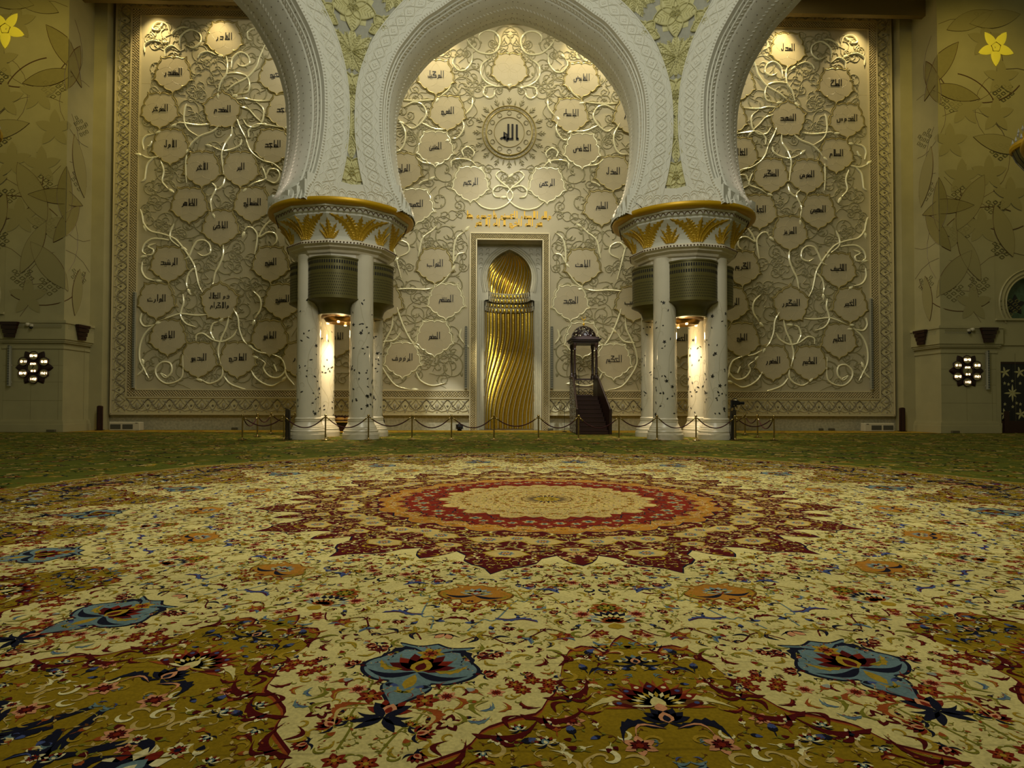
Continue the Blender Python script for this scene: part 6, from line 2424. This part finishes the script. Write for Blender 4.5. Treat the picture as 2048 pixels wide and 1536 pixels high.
# ---------------------------------------------------------------- the wooden pulpit
xL0, xR0 = at(1154.5, 860, 28.3).x, at(1221, 860, 28.3).x
xL1, xR1 = xL0 + .06, xR0 - .26
Y0, Y1, Y2 = 28.3, 30.2, 31.5
ZP, ZH0, ZH1 = 1.80, 1.15, 2.72
t = thing('pulpit', 'dark carved wooden pulpit with red-brown stairs, four posts and an openwork dome', 'pulpit', ((xL0 + xR0) / 2, Y0, CZ))
q = MB()
ns = 9
for k in range(ns):
    y0 = Y0 + .12 + (Y1 - Y0 - .12) * k / ns
    zt = ZP * (k + 1) / ns
    s_ = k / ns
    a, b = xL0 + .07 + (xL1 - xL0) * s_, xR0 - .07 + (xR1 - xR0) * s_
    q.box((a, y0, CZ), (b, Y1, zt - .03))
    q.box((a, y0 - .025, zt - .03), (b, Y1, zt))
q.build('stairs', M['redwood'], t)
q = MB()
q.box((xL1 + .04, Y1, CZ), (xR1 - .04, Y2, ZP))
q.build('platform', M['wood'], t)
for sd, (xa, xb) in enumerate(((xL0, xL1), (xR0, xR1))):
    # side wall: outline in (y, z), thin in x, with lattice and nacre
    out = [(Y0, CZ), (Y2, CZ), (Y2, ZH1), (Y1 - .1, ZH1), (Y0, ZH0)]
    sgn = -1 if sd == 0 else 1

    def fsd(u, v, h, xa=xa, xb=xb, sgn=sgn):
        s_ = np.clip((np.asarray(u) - Y0) / (Y1 - Y0), 0, 1)
        return np.stack([xa + (xb - xa) * s_ + sgn * np.asarray(h), u + 0 * np.asarray(h), v + 0 * np.asarray(u)], 1)
    q = MB()
    out2 = [(Y0, CZ), (Y1, CZ), (Y2, CZ), (Y2, ZH1), (Y1, ZH1), (Y0, ZH0)]
    pp = np.array(out2)
    A0, A1 = fsd(pp[:, 0], pp[:, 1], np.full(6, -.03)), fsd(pp[:, 0], pp[:, 1], np.full(6, .02))
    q.add(np.vstack([A0, A1]), [(0, 1, 4, 5), (1, 2, 3, 4), (6, 7, 10, 11), (7, 8, 9, 10)] + [(i, (i + 1) % 6, 6 + (i + 1) % 6, 6 + i) for i in range(6)])
    o = q.build('side_panel', M['wood'], t)
    q = MB()
    rz = np.random.RandomState(4)
    zt_ = lambda y: np.interp(y, [Y0, Y1], [ZH0, ZH1])
    for face in (1,):
        for iy in range(13):
            for iz in range(15):
                y, z = Y0 + .12 + iy * .25 + .06 * (iz % 2), .14 + iz * .17
                if z > zt_(y) - .18 or y > Y2 - .08:
                    continue
                for k in range(3):
                    q.dome(petal(y + rz.uniform(-.03, .03), z + rz.uniform(-.02, .02), rz.uniform(0, 6.3), .13, .032, 5), fsd, .018, .035)
    q.build('nacre_lattice', M['nacre'], o)
    q = MB()
    for (u0, v0, u1, v1) in ((Y0, ZH0, Y1, ZH1), (Y1, ZH1, Y2, ZH1)):
        a, b = fsd(np.array([u0, u1]), np.array([v0, v1]), np.zeros(2))
        q.tube([a, b], .05, 8)
    q.build('handrail', M['redwood'], t)
    q = MB()
    x = xa
    q.bevbox((x - .06, Y0 - .06, CZ), (x + .06, Y0 + .06, ZH0 + .04), .015)
    q.build('newel_post', M['wood'], t)
# slender turned posts
PZ0, PZ1 = ZH1 - .08, 4.40
for (x, y) in ((xL1 + .07, Y1 + .05), (xR1 - .07, Y1 + .05), (xL1 + .07, Y2 - .08), (xR1 - .07, Y2 - .08)):
    q = MB()
    q.lathe((x, y, 0), [(.10, PZ0), (.10, PZ0 + .18), (.07, PZ0 + .22), (.085, PZ0 + .27), (.06, PZ0 + .31), (.065, PZ0 + .8), (.055, PZ1 - .36), (.08, PZ1 - .32), (.06, PZ1 - .27), (.09, PZ1 - .15), (.10, PZ1 - .13), (.10, PZ1)], 14)
    q.build('turned_post', M['wood'], t, 40)
    for s_ in (-.045, .045):
        pass
q = MB()
cx, cy = (xL1 + xR1) / 2, (Y1 + Y2) / 2
hw, hd = (xR1 - xL1) / 2 + .10, (Y2 - Y1) / 2 + .10
for (e_, z0, z1) in ((-.08, 4.38, 4.48), (0, 4.48, 4.56), (.06, 4.56, 4.62), (-.04, 4.62, 4.70)):
    q.box((cx - hw - e_, cy - hd - e_, z0), (cx + hw + e_, cy + hd + e_, z1))
q.build('canopy', M['wood'], t)
q = MB()
R = .60
for k in range(16):
    a0 = k * PI / 8
    for s_ in (1, -1):
        P = []
        for u in np.linspace(0, 1, 9):
            e_ = u * PI / 2 * .97
            P.append((cx + R * math.cos(e_) * math.cos(a0 + s_ * u * 1.0), cy + R * math.cos(e_) * math.sin(a0 + s_ * u * 1.0), 4.68 + R * 1.02 * math.sin(e_)))
        q.tube(P, .022, 5)
q.lathe((cx, cy, 0), [(R + .03, 4.68), (R + .03, 4.74), (R - .02, 4.76)], 24)
q.lathe((cx, cy, 0), [(R * .93 * math.cos(u), 4.68 + R * .95 * math.sin(u)) for u in np.linspace(0, PI / 2 * .98, 9)], 24, caps=False)
q.build('openwork_dome', M['wood'], t)
q = MB()
rz = np.random.RandomState(8)
for k in range(90):
    u, a = rz.uniform(.05, 1.25), rz.uniform(0, 2 * PI)
    fdm = lambda x_, z_, h, u=u, a=a: np.stack([cx + (R * .95 + h) * np.cos(u + z_) * np.cos(a + x_), cy + (R * .95 + h) * np.cos(u + z_) * np.sin(a + x_), 4.68 + (R * .97 + h) * np.sin(u + z_)], 1)
    q.dome(petal(0, 0, rz.uniform(0, 6), .16, .06, 5), fdm, .01, .03)
q.build('nacre_inlay', M['pearl'], t)['kind'] = 'stuff'
q = MB()
zt = 4.68 + R
q.lathe((cx, cy, 0), [(.02, zt - .02), (.02, zt + .06), (.05, zt + .09), (.055, zt + .12), (.03, zt + .16), (.012, zt + .18), (.012, zt + .3), (.025, zt + .32), (.01, zt + .34)], 12)
q.build('finial', M['goldtext'], t, 40)
q = MB()
P = [(cx + .09 * math.cos(a), cy, zt + .43 + .09 * math.sin(a)) for a in np.linspace(PI * .72, PI * 2.35, 16)]
q.tube(P, [.005 + .016 * math.sin(PI * i / 15) for i in range(16)], 6)
q.build('crescent', M['goldtext'], t, True)
# back railing of the platform
q = MB()
fb2 = wallmap(Y2 - .08)
q.ribbon([(xL1 + .1, ZH1 - .06), (xR1 - .1, ZH1 - .06)], .08, .04, fb2, FLATP)
q.ribbon([(xL1 + .1, ZP + .05), (xR1 - .1, ZP + .05)], .06, .04, fb2, FLATP)
q.ribbon([(xL1 + .1, 2.28), (xR1 - .1, 2.28)], .04, .04, fb2, FLATP)
for zc in (2.02, 2.48):
    for k in range(4):
        x = xL1 + .2 + k * .28
        th = np.linspace(0, 5, 14)
        rr = .15 * (1 - th / 7)
        q.ribbon(np.stack([x + rr * np.cos(th), zc + rr * np.sin(th)], 1), .03, .03, fb2)
q.build('back_railing', M['wood'], t)
q = MB()
q.tube(smooth_path([(cx - .22, Y2 - .4, ZP), (cx - .22, Y2 - .4, ZP + 1.1), (cx - .24, Y2 - .42, ZP + 1.25), (cx - .16, Y2 - .45, ZP + 1.36)], 5), .012, 6)
q.tube([(cx - .16, Y2 - .45, ZP + 1.36), (cx - .10, Y2 - .47, ZP + 1.40)], .022, 8)
q.lathe((cx - .22, Y2 - .4, ZP), [(.1, 0), (.1, .015), (.02, .03)], 12)
o = q.build('microphone_stand', M['darkmet'], None, loc=(cx - .22, Y2 - .4, ZP))
tag(o, 'thin black microphone stand on the pulpit platform', 'microphone')

p = at(1129, 858, 31.0)
q = MB()
q.lathe((p.x, 31.0, CZ), [(.14, 0), (.14, .015), (.02, .035)], 16)
q.tube([(p.x, 31.0, CZ), (p.x, 31.0, 1.35), (p.x - .03, 31.0, 1.42), (p.x - .25, 30.98, 1.48)], .012, 6)
q.tube([(p.x - .25, 30.98, 1.48), (p.x - .34, 30.97, 1.46)], .025, 8)
o = q.build('microphone_stand', M['darkmet'], None, loc=(p.x, 31.0, CZ))
tag(o, 'thin black microphone stand with a bent arm on the floor beside the pulpit', 'microphone')

# ---------------------------------------------------------------- carved chest with gold cushions seen between the columns
p = at(681, 858, 29.6)
t = thing('carved_stand', 'dark flared wooden stand with gold trim seen between two columns', 'table', (p.x, 29.6, CZ))
q = MB()
q.rings([[(p.x - w_, 29.6 - d_, z), (p.x + w_, 29.6 - d_, z), (p.x + w_, 29.6 + d_, z), (p.x - w_, 29.6 + d_, z)] for w_, d_, z in ((.34, .26, CZ), (.30, .24, .1), (.36, .27, .3), (.55, .34, .46), (.6, .36, .5))], True, True, True)
q.build('flared_base', M['slabw'], t)
q = MB()
q.bevbox((p.x - .66, 29.2, .5), (p.x + .66, 30.0, .58), .02)
q.build('top', M['slabw'], t)
q = MB()
q.box((p.x - .64, 29.185, .53), (p.x + .64, 29.2, .555))
q.box((p.x - .3, 29.33, .05), (p.x + .3, 29.35, .09))
q.build('gold_trim', M['goldtext'], t)
for k in range(3):
    x = p.x - .42 + .42 * k
    q = MB()
    q.rings([[(x + w_ * math.cos(a) * (1 + .12 * abs(math.sin(2 * a))), 29.55 + w_ * .7 * math.sin(a), z) for a in np.linspace(0, 2 * PI, 17)[:-1]] for w_, z in ((.15, .582), (.205, .62), (.2, .70), (.13, .74))], True, True, True)
    o = q.build('gold_cushion', M['cloth'], None, True, loc=(x, 29.55, .58))
    tag(o, ['small gold cushion at the end of the dark stand away from the niche', 'small gold cushion in the middle of the dark stand', 'small gold cushion at the end of the dark stand nearer the niche'][k], 'cushion', 'gold cushions on the stand')
q = MB()
for k in range(22):
    x, z = p.x - .5 + .048 * k, .76 + .03 * math.sin(k * 1.9)
    q.lathe((x, 29.82, z), [(.001, 0), (.03, .02), (.03, .05), (.001, .07)], 6, caps=False)
q.box((p.x - .55, 29.8, .58), (p.x + .55, 29.9, .77))
q.build('beaded_back', M['slabw'], t)

# small dark pieces at the wall foot
p = at(765, 842, 27.6)
q = MB()
q.lathe((p.x, 27.75, CZ), [(.10, 0), (.10, .03), (.03, .05), (.03, .42)], 12)
q.lathe((p.x, 27.75, .44), [(.06, 0), (.07, .03), (.07, .2), (.035, .3), (.001, .34)], 14)
o = q.build('floor_lantern', M['darkmet'], None, loc=(p.x, 27.75, CZ))
tag(o, 'small dark lantern beside the column base nearer the niche, far from the pulpit', 'lantern')
p = at(919, 860, 32.2)
q = MB()
q.lathe((p.x, 32.2, CZ), [(.1, 0), (.14, .02), (.1, .04), (.16, .1), (.18, .2), (.15, .3), (.06, .36), (.03, .38), (.04, .42), (.001, .46)], 16)
for k in range(10):
    a = k * PI / 5
    q.tube([(p.x + .185 * math.cos(a + u), 32.2 + .185 * math.sin(a + u), .08 + .26 * v) for u, v in ((0, 0), (.3, .5), (.6, 1))], .012, 5)
o = q.build('floor_lantern', M['darkmet'], None, loc=(p.x, 32.2, CZ))
tag(o, 'small round dark openwork lantern on the floor beside the niche frame', 'lantern')

# ---------------------------------------------------------------- hanging lamps that just enter the frame


def chandelier(x, y, z, label):
    t = thing('hanging_lamp', label, 'chandelier', (x, y, z + 8), 'bronze hanging lamps of the side halls')
    R = 1.15
    q = MB()
    q.lathe((x, y, z), [(.02, -.95), (.35, -.88), (.75, -.6), (1.0, -.2), (1.12, .1)], 32, caps=False)
    q.build('bowl', M['bronze'], t, 30)
    q = MB()
    for k in range(24):
        a = k * PI / 12
        q.tube([(x + r * math.cos(a), y + r * math.sin(a), z + h) for r, h in ((.05, -.96), (.37, -.9), (.77, -.62), (1.02, -.22), (1.14, .1))], .012, 5)
    q.build('bowl_rib', M['darkmet'], t)
    q = MB()
    q.lathe((x, y, z), [(1.10, .08), (1.18, .1), (1.22, .2), (1.2, .32), (1.12, .34)], 40, caps=False)
    q.build('gold_band', M['rim'], t, 30)
    q = MB()
    for row, (r, h) in enumerate(((1.12, .42), (.95, .8), (.7, 1.2))):
        for k in range(24 - 5 * row):
            a = k * 2 * PI / (24 - 5 * row)
            q.lathe((x + r * math.cos(a), y + r * math.sin(a), z + h), [(.001, -.1), (.05, 0), (.001, .16)], 4, caps=False)
    q.build('crystal', M['nacre'], t)
    q = MB()
    q.lathe((x, y, z), [(1.0, .32), (.8, .8), (.5, 1.3), (.12, 1.8), (.05, 2.0), (.04, 8)], 24, caps=False)
    q.build('stem', M['rim'], t, 30)


p = at(2070, 298, 22.0)
chandelier(p.x + .62, 22.0, p.z, 'dark bronze hanging lamp with gold band, in front of the pier with the flower door')
chandelier(-p.x - .55, 22.0, p.z, 'dark bronze hanging lamp with gold band, in front of the pier far from the pulpit')
